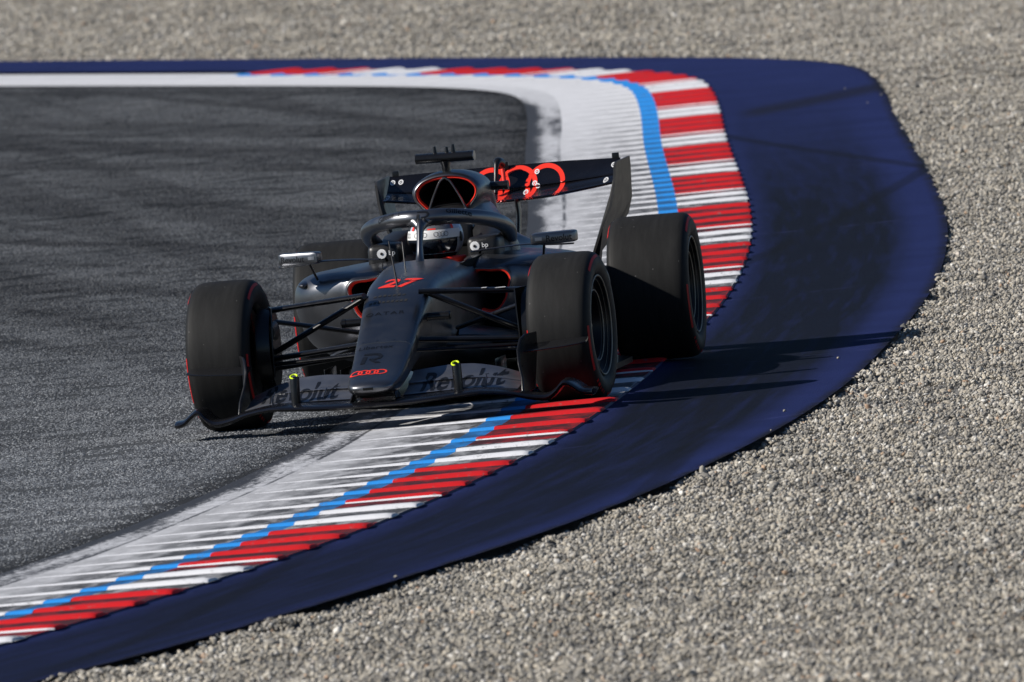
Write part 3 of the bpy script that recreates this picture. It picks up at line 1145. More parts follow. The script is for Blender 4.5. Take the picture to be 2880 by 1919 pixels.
# dark inside of the cockpit
tub = [[(x, y, z) for y, z in ((-w, zt), (-w * 0.95, 0.45), (-w * 0.7, 0.3), (w * 0.7, 0.3), (w * 0.95, 0.45), (w, zt))]
       for x, w, zt in ((-0.90, 0.19, 0.66), (-1.1, 0.225, 0.672), (-1.45, 0.26, 0.685), (-1.76, 0.27, 0.70))]
V, F = loft(tub, closed=False)
F.append((0, 1, 2, 3, 4, 5)); F.append(tuple(18 + i for i in range(6)))
mesh_obj("cockpit_tub", V, F, M['matt_black'], car, smooth=False)

# panel seam across the nose
path = []
for a in np.linspace(0.25, math.pi - 0.25, 22):
    r_ = sect(0.60, 0.382, 0.198, 0.146, 0.112, 4.2, 200)
    p = min(r_, key=lambda q: abs(math.atan2((q[2] - 0.290) / 0.092, q[1] / 0.14) - a))
    path.append((p[0] + 0.0, p[1] * 1.002, p[2] + 0.0006))
MB().add(tube(path, 0.0012, 6)).build("panel_seam", M['grey_metal'], chassis)

cb = bvh_of([chassis])
deck = lambda slope: (-math.cos(slope), 0, math.sin(slope))
decal("race_number", text2d("27", width=0.205, height=0.165, shear=0.30, bold=0.035, space=1.08), (-0.09, 0.008, 0.6), (0.12, 1, 0.0), (-0.97, 0.0, 0.2), cb, M['red'], chassis, maxlen=0.02)
decal("lettering", text2d("QATAR", width=0.185, height=0.040, bold=0.004, space=1.25), (0.30, -0.022, 0.5), (0, 1, 0), (-0.92, 0, 0.39), cb, M['print'], chassis)
# two lines of small print too fine to read: rows of dark strokes
for x0, w_, n_ in ((0.165, 0.19, 9), (0.085, 0.16, 7)):
    V = []; F = []
    for q in range(n_):
        a = -w_ / 2 + w_ * q / n_
        b = a + w_ / n_ * 0.68
        k0 = len(V)
        V += [(a, -0.011), (b, -0.011), (b + 0.003, 0.006 + 0.004 * ((q * 7) % 3)), (a + 0.003, 0.006 + 0.004 * ((q * 7) % 3))]
        F.append((k0, k0 + 1, k0 + 2, k0 + 3))
    decal("small_print", (V, F), (x0, -0.02, 0.53), (0, 1, 0), (-0.92, 0, 0.39), cb, M['endplate'], chassis)
decal("lettering", text2d("Libertex", width=0.165, height=0.034, shear=0.1), (0.645, -0.028, 0.36), (0, 1, 0), (-0.92, 0, 0.39), cb, M['print'], chassis)


def r_mark():
    V = [(-0.5, -0.6), (-0.26, -0.6), (-0.18, 0.25), (-0.42, 0.25)]
    F = [(0, 1, 2, 3)]
    # bowl as a thick arc, then the leg
    arc = [(-0.40, 0.42), (0.15, 0.42), (0.34, 0.37), (0.43, 0.22), (0.36, 0.06), (0.18, -0.02), (-0.05, -0.02)]
    inn = [(-0.38, 0.62), (0.2, 0.62), (0.48, 0.54), (0.64, 0.24), (0.54, -0.04), (0.30, -0.16), (-0.05, -0.16)]
    k0 = len(V)
    V += arc + inn
    for q in range(6): F.append((k0 + q, k0 + q + 1, k0 + 8 + q, k0 + 7 + q))
    k0 = len(V)
    V += [(-0.08, -0.10), (0.18, -0.14), (0.62, -0.6), (0.32, -0.6)]
    F.append((k0, k0 + 1, k0 + 2, k0 + 3))
    return V, F


def scaled(shape, sx, sy, sh=0.0):
    return [((a + sh * b) * sx, b * sy) for a, b in shape[0]], shape[1]


decal("letter_mark", scaled(r_mark(), 0.090, 0.100), (0.775, -0.040, 0.33), (0, 1, 0), (-0.92, 0, 0.39), cb, M['print'], chassis)
decal("ring_emblem", rings2d(0.0320, 0.0085, 0.0385, squash=1.15), (0.955, -0.030, 0.27), (0.06, 1, 0), (-0.93, 0, 0.36), cb, M['red'], chassis)
decal("nose_vent", ([(-0.024, -0.006), (0.024, -0.006), (0.024, 0.006), (-0.024, 0.006)], [(0, 1, 2, 3)]), (1.14, -0.008, 0.197), (0, 1, 0), (0, 0, 1), cb, M['matt_black'], chassis, off=0.002)
decal("round_emblem", disc2d(0.036, 28), (0.45, 0.14, 0.36), (-1, 0.05, 0), (0, 0, 1), cb, M['endplate'], chassis)

# fasteners along the nose joint and round the cockpit, thin panel joints down the flanks
for x_, y_ in ((0.625, -0.10), (0.625, -0.03), (0.625, 0.05), (0.625, 0.11), (-0.62, -0.13), (-0.62, 0.13), (-0.70, 0.04), (-0.70, -0.06), (0.40, 0.125), (0.40, -0.125), (0.0, 0.14), (0.0, -0.14)):
    decal("fastener", disc2d(0.0055, 10), (x_, y_, 0.5), (0, 1, 0), (-0.92, 0, 0.39), cb, M['grey_metal'], chassis, off=0.0012)
for sg in (-1, 1):
    for x_, z_, l_ in ((0.02, 0.47, 0.20), (-0.55, 0.50, 0.30)):
        decal("panel_joint", ([(-0.0016, -l_ / 2), (0.0016, -l_ / 2), (0.0016, l_ / 2), (-0.0016, l_ / 2)], [(0, 1, 2, 3)]), (x_, sg * 0.2, z_), (-sg, 0, 0), (0, 0, 1), cb, M['print'], chassis, off=0.001, maxlen=0.02)
decal("panel_joint", ([(-0.19, -0.0016), (0.19, -0.0016), (0.19, 0.0016), (-0.19, 0.0016)], [(0, 1, 2, 3)]), (-0.52, 0, 0.66), (0, 1, 0), (-0.97, 0, 0.1), cb, M['print'], chassis, off=0.001, maxlen=0.02)

# antennas on the nose
MB().add(tube([(-0.05, -0.003, 0.60), (-0.075, -0.018, 0.71), (-0.10, -0.034, 0.822)], [0.006, 0.0045, 0.0035], 8)).build("antenna", M['satin_black'], chassis)
MB().add(tube([(-0.40, -0.010, 0.645), (-0.425, -0.016, 0.73), (-0.45, -0.022, 0.797)], [0.004, 0.003, 0.002], 8)).build("antenna", M['satin_black'], chassis)

# small camera pods on the nose flanks
for sg in (-1, 1):
    mb = MB().add(tube([(0.12, sg * 0.11, 0.462), (0.12, sg * 0.24, 0.462)], 0.019, 16, flat=((1, 0, 0), 1.6)))
    mb.add(tube([(0.12, sg * 0.238, 0.462), (0.12, sg * 0.256, 0.462), (0.12, sg * 0.262, 0.462)], [0.021, 0.021, 0.015], 16, flat=((1, 0, 0), 1.6)))
    mb.build("camera_pod", M['carbon'], car)

# --- cockpit surround, halo
for sg in (-1, 1):
    rings = []
    for x, yi, yo, zt, zb in ((-1.28, 0.215, 0.26, 0.695, 0.64), (-1.34, 0.20, 0.285, 0.735, 0.62), (-1.50, 0.185, 0.31, 0.765, 0.60), (-1.68, 0.17, 0.325, 0.785, 0.60), (-1.80, 0.12, 0.30, 0.80, 0.60)):
        rings.append([(x, sg * yi, zb), (x, sg * yi, zt - 0.025), (x, sg * (yi + 0.02), zt), (x, sg * (yo - 0.04), zt - 0.003), (x, sg * yo, zt - 0.05), (x, sg * (yo + 0.015), zb)])
    hr = MB().add(loft(rings)).build("headrest", M['satin_black'], car, angle=60)
    hb = bvh_of([hr])
    # the pale logo printed on the front of each pad
    pad = MB().add(box((-1.40, sg * 0.240, 0.700), (0.24, 0.155, 0.12), 0.03)).build("headrest_pad", M['satin_black'], car)
    pb = bvh_of([pad])
    fl = disc2d(0.024, 36, petals=1)
    yc = sg * 0.225
    decal("flower_mark", fl, (-1.27, yc - 0.022, 0.716), (0, 1, 0), (0, 0, 1), pb, M['white'], pad, off=0.003)
    decal("flower_mark", disc2d(0.007, 14), (-1.27, yc - 0.022, 0.716), (0, 1, 0), (0, 0, 1), pb, M['satin_black'], pad, off=0.005)
    decal("lettering", text2d("bp", height=0.030, bold=0.006), (-1.27, yc + 0.028, 0.716), (0, 1, 0), (0, 0, 1), pb, M['white'], pad, off=0.003)

halo_mb = MB()
half = [(-0.985, 0.0, 0.882), (-1.00, 0.07, 0.884), (-1.06, 0.155, 0.876), (-1.18, 0.245, 0.857), (-1.33, 0.305, 0.829), (-1.49, 0.330, 0.793), (-1.62, 0.325, 0.752), (-1.70, 0.31, 0.70), (-1.73, 0.305, 0.62)]
pathL = [(x, -y, z) for x, y, z in half][::-1]
path = catmull(pathL + half[1:], 8)
n_ = len(path)
rad = []
for q in range(n_):
    u = abs(q / (n_ - 1) - 0.5) * 2
    rad.append(0.042 - 0.005 * u)
halo_mb.add(tube(path, rad, 20, flat=((0, 0, 1), 0.92)))
halo = halo_mb.build("halo", M['paint'], car)
# front pillar, blended into the hoop
pil = catmull([(-0.80, 0, 0.665), (-0.835, 0, 0.70), (-0.865, 0, 0.755), (-0.905, 0, 0.81), (-0.945, 0, 0.850), (-0.985, 0, 0.872)], 6)
pr = [0.026 - 0.011 * math.sin(math.pi * min(1, q / (len(pil) - 1) * 1.1)) - 0.008 * max(0, (q / (len(pil) - 1) - 0.7)) for q in range(len(pil))]
MB().add(tube(pil, pr, 18, flat=((1, 0, 0), 1.9))).build("halo_pillar", M['paint'], halo)
for sg in (-1, 1):                                   # swelling where the hoop leaves the pillar
    web = catmull([(-0.93, sg * 0.0, 0.835), (-0.97, sg * 0.03, 0.868), (-1.02, sg * 0.10, 0.878)], 6)
    MB().add(tube(web, [0.018 + 0.018 * q / 12 for q in range(13)], 14)).build("pillar_web", M['paint'], halo)
    # fairing at each rear foot
    MB().add(tube([(-1.66, sg * 0.315, 0.735), (-1.70, sg * 0.312, 0.69), (-1.72, sg * 0.312, 0.62)], [0.03, 0.046, 0.056], 18, flat=((1, 0, 0), 1.5))).build("halo_foot", M['paint'], halo)
halb = bvh_of([halo] + list(halo.children))
decal("letter_mark", scaled(r_mark(), 0.058, 0.050), (-0.95, 0.010, 0.888), (0, 1, 0), (-0.35, 0, 0.94), halb, M['print'], halo, off=0.002, ray=(-0.9, 0, -0.45))
decal("lettering", text2d("Gillette", width=0.120, height=0.030, shear=0.15, bold=0.022), (-1.06, 0.175, 0.886), (-0.40, 0.91, -0.07), (-0.35, -0.15, 0.92), halb, M['print'], halo, off=0.002, ray=(-0.9, 0, -0.45))
decal("lettering", text2d("Gillette", width=0.095, height=0.030, shear=0.15, bold=0.022), (-1.06, -0.175, 0.884), (0.40, 0.91, 0.14), (-0.35, 0.15, 0.92), halb, M['print'], halo, off=0.002, ray=(-0.9, 0, -0.45))
decal("stroke_mark", ([(-0.002, -0.012), (0.002, -0.012), (0.002, 0.012), (-0.002, 0.012)], [(0, 1, 2, 3)]), (-1.02, -0.105, 0.89), (0.3, 0.95, 0.08), (-0.35, 0.15, 0.92), halb, M['print'], halo, off=0.002, ray=(-0.9, 0, -0.45))

# --- engine cover with roll-hoop intake
inlet = [(0, 1.026), (0.06, 1.021), (0.108, 1.004), (0.137, 0.972), (0.133, 0.936), (0.108, 0.905), (0.078, 0.876), (0.04, 0.850), (0, 0.842)]
full_in = catmull([(0, y, z) for y, z in inlet] + [(0, -y, z) for y, z in inlet[-2:0:-1]], 5, closed=True)
cen = Vector((0, 0, 0.945))


def inlet_ring(x, grow, dz=0.0, sy=1.0, sz=1.0):
    out = []
    for p in full_in:
        d = (p - cen)
        q = cen + d + d.normalized() * grow
        out.append((x, q.y * sy, cen.z + (q.z - cen.z) * sz + dz))
    return out


rings = [inlet_ring(-1.905, 0.006), inlet_ring(-1.895, 0.014), inlet_ring(-1.90, 0.022), inlet_ring(-1.93, 0.030), inlet_ring(-2.05, 0.036, 0.0), inlet_ring(-2.3, 0.036, -0.012, 0.97, 1.0),
         inlet_ring(-2.6, 0.03, -0.06, 0.8, 0.95), inlet_ring(-2.95, 0.02, -0.16, 0.6, 0.9), inlet_ring(-3.35, 0.0, -0.30, 0.42, 0.8), inlet_ring(-3.7, -0.02, -0.43, 0.3, 0.6)]
ec = MB().add(loft(rings, cap0=False)).build("engine_cover", M['paint'], car, angle=60)
MB().add(loft([inlet_ring(-1.901, 0.0085), inlet_ring(-1.8985, 0.004), inlet_ring(-1.905, 0.0), inlet_ring(-1.93, -0.003)], cap0=False, cap1=False)).build("intake_lip", M['red'], ec)
MB().add(loft([inlet_ring(-1.925, -0.0035), inlet_ring(-2.0, -0.006), inlet_ring(-2.4, -0.03)], cap0=False, cap1=True)).build("intake_duct", M['matt_black'], ec)
vs_ = catmull([(-1.90, -0.096, 0.862), (-1.893, -0.066, 0.935), (-1.888, -0.030, 1.005), (-1.886, -0.012, 1.024), (-1.886, 0, 1.029), (-1.886, 0.012, 1.024), (-1.888, 0.030, 1.005), (-1.893, 0.066, 0.935), (-1.90, 0.096, 0.862)], 5)
MB().add(tube(vs_, 0.0062, 10, flat=((1, 0, 0), 2.0))).build("intake_strut", M['paint'], ec)
# neck under the intake and the lower deck behind the cockpit
neck = []
for x, w1, z1, w0, z0 in ((-1.80, 0.07, 0.80, 0.12, 0.70), (-1.90, 0.10, 0.875, 0.24, 0.70), (-2.1, 0.125, 0.90, 0.34, 0.68), (-2.4, 0.13, 0.89, 0.40, 0.62), (-2.8, 0.10, 0.80, 0.34, 0.52), (-3.3, 0.06, 0.62, 0.20, 0.40), (-3.8, 0.03, 0.45, 0.10, 0.32)):
    c_ = [(x, -w0, z0 - 0.25), (x, -w0, z0), (x, -(w0 + w1) / 2 * 0.9, z0 + (z1 - z0) * 0.42), (x, -w1, z1), (x, 0, z1 + 0.02), (x, w1, z1), (x, (w0 + w1) / 2 * 0.9, z0 + (z1 - z0) * 0.42), (x, w0, z0), (x, w0, z0 - 0.25)]
    neck.append(catmull(c_, 4))
MB().add(loft(neck, closed=False)).build("lower_cover", M['paint'], ec, angle=60)
MB().add(box((-1.80, 0, 0.76), (0.06, 0.26, 0.14), 0.03)).build("headrest", M['satin_black'], car)

# roll-hoop camera with its aerials
tc_ = MB().add(tube([(-1.96, -0.140, 1.127), (-1.96, 0.138, 1.124)], 0.0245, 18, flat=((1, 0, 0), 1.9))).build("roll_hoop_camera", M['carbon'], car)
MB().add(tube([(-1.99, 0, 1.03), (-1.98, 0, 1.055), (-1.97, 0, 1.085), (-1.96, 0, 1.115)], [0.036, 0.022, 0.020, 0.028], 14, flat=((1, 0, 0), 1.8))).build("camera_post", M['carbon'], tc_)
MB().add(tube([(-1.96, 0.1375, 1.124), (-1.96, 0.1435, 1.124)], 0.0235, 18, flat=((1, 0, 0), 1.9))).build("end_cap", M['grey_metal'], tc_)
for y, h in ((-0.048, 0.036), (0.010, 0.030), (0.042, 0.040)):
    MB().add(tube([(-1.965, y, 1.138), (-1.965, y, 1.150), (-1.965, y, 1.146 + h)], [0.0125, 0.0115, 0.0075], 10)).build("aerial", M['carbon'], tc_)
# side camera stub on the engine cover
MB().add(tube([(-2.28, 0.09, 0.958), (-2.28, 0.236, 0.957)], 0.021, 16, flat=((1, 0, 0), 1.7))).add(tube([(-2.28, 0.234, 0.957), (-2.28, 0.25, 0.957)], 0.0225, 16, flat=((1, 0, 0), 1.7))).build("camera_stub", M['carbon'], car)

# --- sidepods
pod = [(-1.055, [(.215, .598), (.30, .606), (.362, .599), (.388, .566), (.377, .515), (.352, .45), (.295, .408), (.215, .45)]),
       (-1.048, [(.205, .605), (.30, .614), (.368, .606), (.397, .567), (.386, .513), (.359, .444), (.296, .400), (.205, .44)]),
       (-1.065, [(.195, .615), (.30, .624), (.378, .616), (.411, .568), (.399, .509), (.370, .434), (.297, .388), (.195, .43)]),
       (-1.095, [(.18, .625), (.315, .636), (.420, .626), (.470, .572), (.452, .495), (.405, .405), (.31, .350), (.18, .40)]),
       (-1.16, [(.16, .640), (.35, .650), (.500, .634), (.572, .570), (.552, .455), (.470, .345), (.33, .290), (.16, .37)]),
       (-1.28, [(.14, .652), (.37, .658), (.560, .640), (.640, .568), (.628, .435), (.545, .305), (.35, .240), (.14, .33)]),
       (-1.52, [(.12, .66), (.38, .660), (.590, .638), (.680, .566), (.676, .42), (.600, .275), (.38, .200), (.12, .3)]),
       (-2.1, [(.12, .66), (.36, .65), (.575, .605), (.685, .52), (.685, .38), (.60, .23), (.36, .15), (.12, .3)]),
       (-2.7, [(.10, .58), (.30, .56), (.47, .50), (.57, .42), (.57, .31), (.50, .2), (.30, .12), (.10, .25)]),
       (-3.3, [(.05, .42), (.15, .40), (.25, .36), (.30, .30), (.30, .24), (.25, .16), (.15, .10), (.05, .2)])]
for sg in (-1, 1):
    base = [catmull([(x, y * (1 if x > -1.07 else 1.04), z) for y, z in c_], 6, closed=True) for x, c_ in pod]
    cols = [catmull([r_[q] for r_ in base], 5) for q in range(len(base[0]))]
    rings = [[(c_[q].x, sg * c_[q].y, c_[q].z) for c_ in cols] for q in range(len(cols[0]))]
    sp = MB().add(loft(rings, cap0=False)).build("sidepod", M['paint'], car, angle=70)
    c0 = Vector((0, sg * 0.305, 0.52))
    lip0 = [Vector(p) for p in rings[0]]
    def shrink(ring, x, g):
        out = []
        for p in ring:
            d = Vector((0, p.y - c0.y, p.z - c0.z))
            out.append((x, p.y - d.normalized().y * g, p.z - d.normalized().z * g))
        return out
    MB().add(loft([shrink(lip0, -1.0505, -0.004), shrink(lip0, -1.0525, 0.003), shrink(lip0, -1.062, 0.008), shrink(lip0, -1.10, 0.010)], cap0=False, cap1=False)).build("inlet_lip", M['red'], sp)
    MB().add(loft([shrink(lip0, -1.09, 0.0095), shrink(lip0, -1.45, 0.03)], cap0=False)).build("inlet_duct", M['matt_black'], sp)
    # small faired bump on the shoulder
    MB().add(ellipsoid((-1.30, sg * 0.625, 0.600), (0.13, 0.036, 0.020))).build("shoulder_bump", M['paint'], sp)
    # curved turning vane low beside the chassis
    rings = []
    for u in np.linspace(0, 1, 9):
        y = 0.19 + 0.30 * u; z = 0.335 - 0.075 * u ** 1.4; h = 0.055 * (1 - 0.75 * u); x = -0.62 - 0.35 * u
        rings.append([(x + 0.03, sg * y, z - h * 0.4), (x + 0.045, sg * y, z), (x, sg * y, z + h * 0.6), (x - 0.25, sg * y, z + h * 0.55), (x - 0.28, sg * y, z - h * 0.4)])
    MB().add(loft(rings)).build("turning_vane", M['paint'], sp, angle=60)

# --- mirrors
for sg in (-1, 1):
    rings = []
    for x, y0, y1, z0, z1 in ((-1.00, 0.545, 0.690, 0.722, 0.750), (-1.005, 0.52, 0.712, 0.709, 0.7605), (-1.03, 0.508, 0.718, 0.7055, 0.763), (-1.09, 0.506, 0.718, 0.7055, 0.763), (-1.10, 0.52, 0.708, 0.712, 0.757)):
        ring = []
        for k_ in range(28):
            a = 2 * math.pi * k_ / 28
            c = math.copysign(abs(math.cos(a)) ** 0.22, math.cos(a)); s_ = math.copysign(abs(math.sin(a)) ** 0.28, math.sin(a))
            yy = (y0 + y1) / 2 + (y1 - y0) / 2 * c
            ring.append((x - 0.36 * (yy - 0.52), sg * yy, (z0 + z1) / 2 + (z1 - z0) / 2 * s_))
        rings.append(ring)
    mr_ = MB().add(loft(rings)).build("mirror", M['paint'], car, angle=50)
    mbv = bvh_of([mr_])
    decal("lettering", text2d("Revolut", width=0.118, height=0.030, bold=0.008), (-1.0, sg * 0.637 + 0.006 * sg, 0.734), (0, 1, 0), (0, 0, 1), mbv, M['print'], mr_, off=0.002)
    decal("slot_mark", ([(-0.016, -0.008), (0.016, -0.008), (0.016, 0.008), (-0.016, 0.008)], [(0, 1, 2, 3)]), (-1.0, sg * 0.548, 0.735), (0, 1, 0), (0, 0, 1), mbv, M['flap_paint'], mr_, off=0.002)
    mb = MB().add(tube(catmull([(-1.05, sg * 0.71, 0.700), (-1.05, sg * 0.60, 0.704), (-1.045, sg * 0.50, 0.715), (-1.04, sg * 0.38, 0.712), (-1.03, sg * 0.22, 0.702)], 5), 0.0045, 8, flat=((1, 0, 0), 6)))
    mb.build("mirror_stay", M['paint'], mr_)
    MB().add(tube([(-1.06, sg * 0.568, 0.712), (-1.14, sg * 0.545, 0.625)], 0.006, 8, flat=((1, 0, 0), 2.5))).build("mirror_strut", M['carbon'], mr_)
    MB().add(box((-1.134, sg * 0.612, 0.734), (0.004, 0.15, 0.036), 0.001)).build("mirror_glass", M['glass_mirror'], mr_)

# --- floor and underbody
fl_pts = [(-0.55, 0.10), (-0.75, 0.30), (-1.05, 0.52), (-1.4, 0.68), (-2.0, 0.72), (-2.7, 0.72), (-3.0, 0.60), (-3.75, 0.50)]
poly = [(x, y) for x, y in fl_pts] + [(x, -y) for x, y in fl_pts[::-1]]
V = [(x, y, 0.035) for x, y in poly] + [(x, y, 0.062) for x, y in poly]
n_ = len(poly)
F = [tuple(range(n_))[::-1], tuple(range(n_, 2 * n_))] + [(q, (q + 1) % n_, n_ + (q + 1) % n_, n_ + q) for q in range(n_)]
floor = mesh_obj("floor", V, F, M['carbon'], car, smooth=False)
for sg in (-1, 1):
    for y, x in ((0.33, -0.72), (0.43, -0.85), (0.53, -1.0)):
        MB().add(box((x - 0.18, sg * y, 0.13), (0.36, 0.006, 0.14), 0.002)).build("floor_fence", M['carbon'], floor)
MB().add(box((-3.55, 0, 0.18), (0.5, 0.8, 0.22), 0.05)).build("diffuser", M['carbon'], floor)
MB().add(tube([(-2.9, 0, 0.3), (-3.5, 0, 0.31), (-4.2, 0, 0.33)], [0.16, 0.12, 0.07], 16)).build("crash_structure", M['carbon'], car)


# --- wings
def foil(st, n=11):
    """closed aerofoil loop; st = (y, x_le, z_le, chord, pitch_deg, thickness, camber)"""
    y, x0, z0, c, a, th, cm = st
    a = math.radians(a)
    up = []; lo = []
    for k_ in range(n):
        u = 0.5 - 0.5 * math.cos(math.pi * k_ / (n - 1))
        t_ = th * (1.48 * math.sqrt(u) - 0.63 * u - 1.76 * u * u + 1.42 * u ** 3 - 0.51 * u ** 4) + 0.0012
        m_ = -cm * 4 * u * (1 - u)
        up.append((u * c, m_ + t_)); lo.append((u * c, m_ - t_))
    loop = up + lo[-1:0:-1]
    return [(x0 - (p * math.cos(a) - q * math.sin(a)), y, z0 + p * math.sin(a) + q * math.cos(a)) for p, q in loop]


def wing(stations, cap=True):
    return loft([foil(s_) for s_ in stations], True, cap, cap)


def sym(stations):
    L = [(-s_[0],) + tuple(s_[1:]) for s_ in stations if s_[0] > 1e-6][::-1]
    return L + list(stations)


def interp_st(keys, ys):
    keys = [list(k_) for k_ in keys]
    P = catmull([(k_[0], k_[1], k_[2]) for k_ in keys], 10)
    out = []
    K = np.array(keys)
    for y in ys:
        py = np.array([p.x for p in P]); 
        out.append((float(y), float(np.interp(y, py, [p.y for p in P])), float(np.interp(y, py, [p.z for p in P])),
                    float(np.interp(y, K[:, 0], K[:, 3])), float(np.interp(y, K[:, 0], K[:, 4])), float(np.interp(y, K[:, 0], K[:, 5])), float(np.interp(y, K[:, 0], K[:, 6]))))
    return out


mk = [(0, 1.145, 0.116, 0.22, 7, 0.026, 0.004), (0.2, 1.13, 0.118, 0.22, 7, 0.026, 0.004), (0.39, 1.085, 0.127, 0.22, 7, 0.026, 0.005), (0.50, 1.04, 0.130, 0.22, 6, 0.024, 0.005), (0.62, 0.98, 0.112, 0.22, 5, 0.020, 0.004),
      (0.70, 0.935, 0.088, 0.25, 2, 0.030, 0.0), (0.78, 0.905, 0.076, 0.30, 1, 0.034, 0.0), (0.825, 0.89, 0.100, 0.32, 1, 0.032, 0), (0.862, 0.875, 0.136, 0.32, 1, 0.030, 0), (0.90, 0.855, 0.120, 0.32, 1, 0.030, 0), (0.94, 0.84, 0.088, 0.30, 1, 0.032, 0), (0.985, 0.80, 0.080, 0.26, 1, 0.034, 0)]
ys = np.concatenate([np.linspace(0, 0.6, 13), np.linspace(0.64, 0.985, 21)])
fw = MB().add(wing(sym(interp_st(mk, ys)))).build("front_wing", M['wing_black'], car, angle=60)
flaps = []
for sg in (-1, 1):
    k1 = [(0.125, 0.945, 0.146, 0.20, 11, 0.011, 0.010), (0.3, 0.94, 0.150, 0.20, 11, 0.011, 0.010), (0.5, 0.89, 0.148, 0.19, 10, 0.010, 0.008), (0.645, 0.82, 0.124, 0.18, 8, 0.009, 0.006)]
    k2 = [(0.125, 0.765, 0.190, 0.22, 12, 0.013, 0.012), (0.3, 0.755, 0.192, 0.23, 14.5, 0.013, 0.014), (0.42, 0.73, 0.190, 0.22, 14, 0.012, 0.012), (0.53, 0.69, 0.178, 0.20, 11, 0.011, 0.010), (0.645, 0.64, 0.150, 0.17, 8, 0.010, 0.008)]
    ff = []
    for kk in (k1, k2):
        st_ = [(sg * s_[0],) + tuple(s_[1:]) for s_ in interp_st(kk, np.linspace(0.125, 0.645, 14))]
        ff.append(MB().add(wing(st_)).build("flap", M['flap_paint'], fw, angle=60))
    flaps.append(ff)
    fb = bvh_of(ff)
    decal("lettering", text2d("Revolut", width=0.375, height=0.080, bold=0.022), (0.7, sg * 0.385, 0.186), (0, 1, 0), (0, 0, 1), fb, M['print'], fw, off=0.003, maxlen=0.02, ray=(-1, 0, -0.03))
    # slender bright lips along the slots
    # endplate
    prof = [(0.86, 0.665, 0.095), (0.80, 0.66, 0.17), (0.745, 0.642, 0.24), (0.70, 0.635, 0.30), (0.655, 0.645, 0.348), (0.60, 0.66, 0.366), (0.46, 0.695, 0.368), (0.44, 0.69, 0.30), (0.44, 0.675, 0.20), (0.46, 0.665, 0.10)]
    V = [(x, sg * y, z) for x, y, z in prof] + [(x, sg * (y + 0.012), z) for x, y, z in prof]
    n_ = len(prof)
    F = [tuple(range(n_))[::-1], tuple(range(n_, 2 * n_))] + [(q, (q + 1) % n_, n_ + (q + 1) % n_, n_ + q) for q in range(n_)]
    ep = mesh_obj("endplate", V, F, M['carbon'], fw, angle=30)
    bv = ep.modifiers.new("bevel", 'BEVEL'); bv.width = 0.004; bv.segments = 2
    st_ = [(sg * y, x, z, c_, 8, 0.009, 0.004) for y, x, z, c_ in ((0.65, 0.66, 0.285, 0.20), (0.75, 0.645, 0.289, 0.19), (0.85, 0.625, 0.294, 0.18), (0.915, 0.60, 0.300, 0.16), (0.945, 0.57, 0.305, 0.12))]
    MB().add(wing(st_)).build("endplate_fin", M['carbon'], fw, angle=60)
    # pillar from the nose down to the wing
    MB().add(tube(catmull([(0.95, sg * 0.080, 0.185), (0.985, sg * 0.098, 0.165), (1.0, sg * 0.108, 0.138)], 5), 0.011, 12, flat=((1, 0, 0), 6))).build("wing_pillar", M['carbon'], fw)
    # slot brackets
    for y in (0.255, 0.50):
        MB().add(tube(catmull([(0.90, sg * y, 0.135), (0.87, sg * (y + 0.006), 0.165), (0.79, sg * y, 0.20)], 4), 0.003, 8, flat=((1, 0, 0), 4))).build("slot_bracket", M['grey_metal'], fw)
    # tyre sensor post with a bright ring
    post = MB().add(tube(catmull([(0.93, sg * 0.384, 0.135), (0.93, sg * 0.383, 0.19), (0.925, sg * 0.382, 0.25), (0.922, sg * 0.381, 0.270)], 4), 0.022, 16, flat=((1, 0, 0), 1.4))).build("sensor_post", M['carbon'], car)
    ring = []
    for q in range(25):
        a = 2 * math.pi * q / 24
        ring.append((0.930 + 0.020 * math.cos(a), sg * 0.381 - 0.003 + 0.016 * math.sin(a), 0.2725 - 0.008 * math.cos(a)))
    MB().add(tube(ring, 0.0042, 8, cap=False)).build("sensor_ring", M['neon'], post)

# rear wing
rk1 = [(0, -3.70, 0.822, 0.20, 15, 0.020, 0.016), (0.2, -3.70, 0.828, 0.20, 15, 0.020, 0.016), (0.4, -3.70, 0.849, 0.19, 14, 0.018, 0.014), (0.575, -3.70, 0.872, 0.18, 12, 0.016, 0.012)]
rk2 = [(0, -3.870, 0.875, 0.185, 36, 0.009, 0.010), (0.3, -3.870, 0.886, 0.175, 34, 0.009, 0.010), (0.575, -3.860, 0.905, 0.15, 29, 0.008, 0.008)]
ys = np.linspace(0, 0.575, 12)
rw = MB().add(wing(sym(interp_st(rk1, ys)))).build("rear_wing", M['wing_black'], car, angle=60)
rf = MB().add(wing(sym(interp_st(rk2, ys)))).build("flap", M['wing_black'], rw, angle=60)
rb = bvh_of([rw, rf])
decal("ring_emblem", rings2d(0.100, 0.023, 0.138, n=64), (-3.7, 0.0, 0.890), (0, 1, 0), (0, 0, 1), rb, M['red'], rw, off=0.003, maxlen=0.015, ray=(-1, 0, -0.03))
for y, z in ((-0.515, 0.957), (-0.555, 0.957), (-0.565, 0.885), (0.545, 0.955), (0.52, 0.885), (0.16, 0.953), (0.17, 0.884), (0.155, 0.898), (0.115, 0.858)):
    decal("target_dot", rings2d(0.0125, 0.0055, 0, 1, n=18), (-3.7, y, z), (0, 1, 0), (0, 0, 1), rb, M['white'], rw, off=0.004, ray=(-1, 0, -0.03))
    decal("target_dot", disc2d(0.0035, 10), (-3.7, y, z), (0, 1, 0), (0, 0, 1), rb, M['white'], rw, off=0.004, ray=(-1, 0, -0.03))
for y in (-0.575 + 0.03, 0.0, 0.55):
    MB().add(box((-4.0, y, 0.984), (0.02, 0.034, 0.04), 0.003)).build("gurney_tab", M['carbon'], rw)
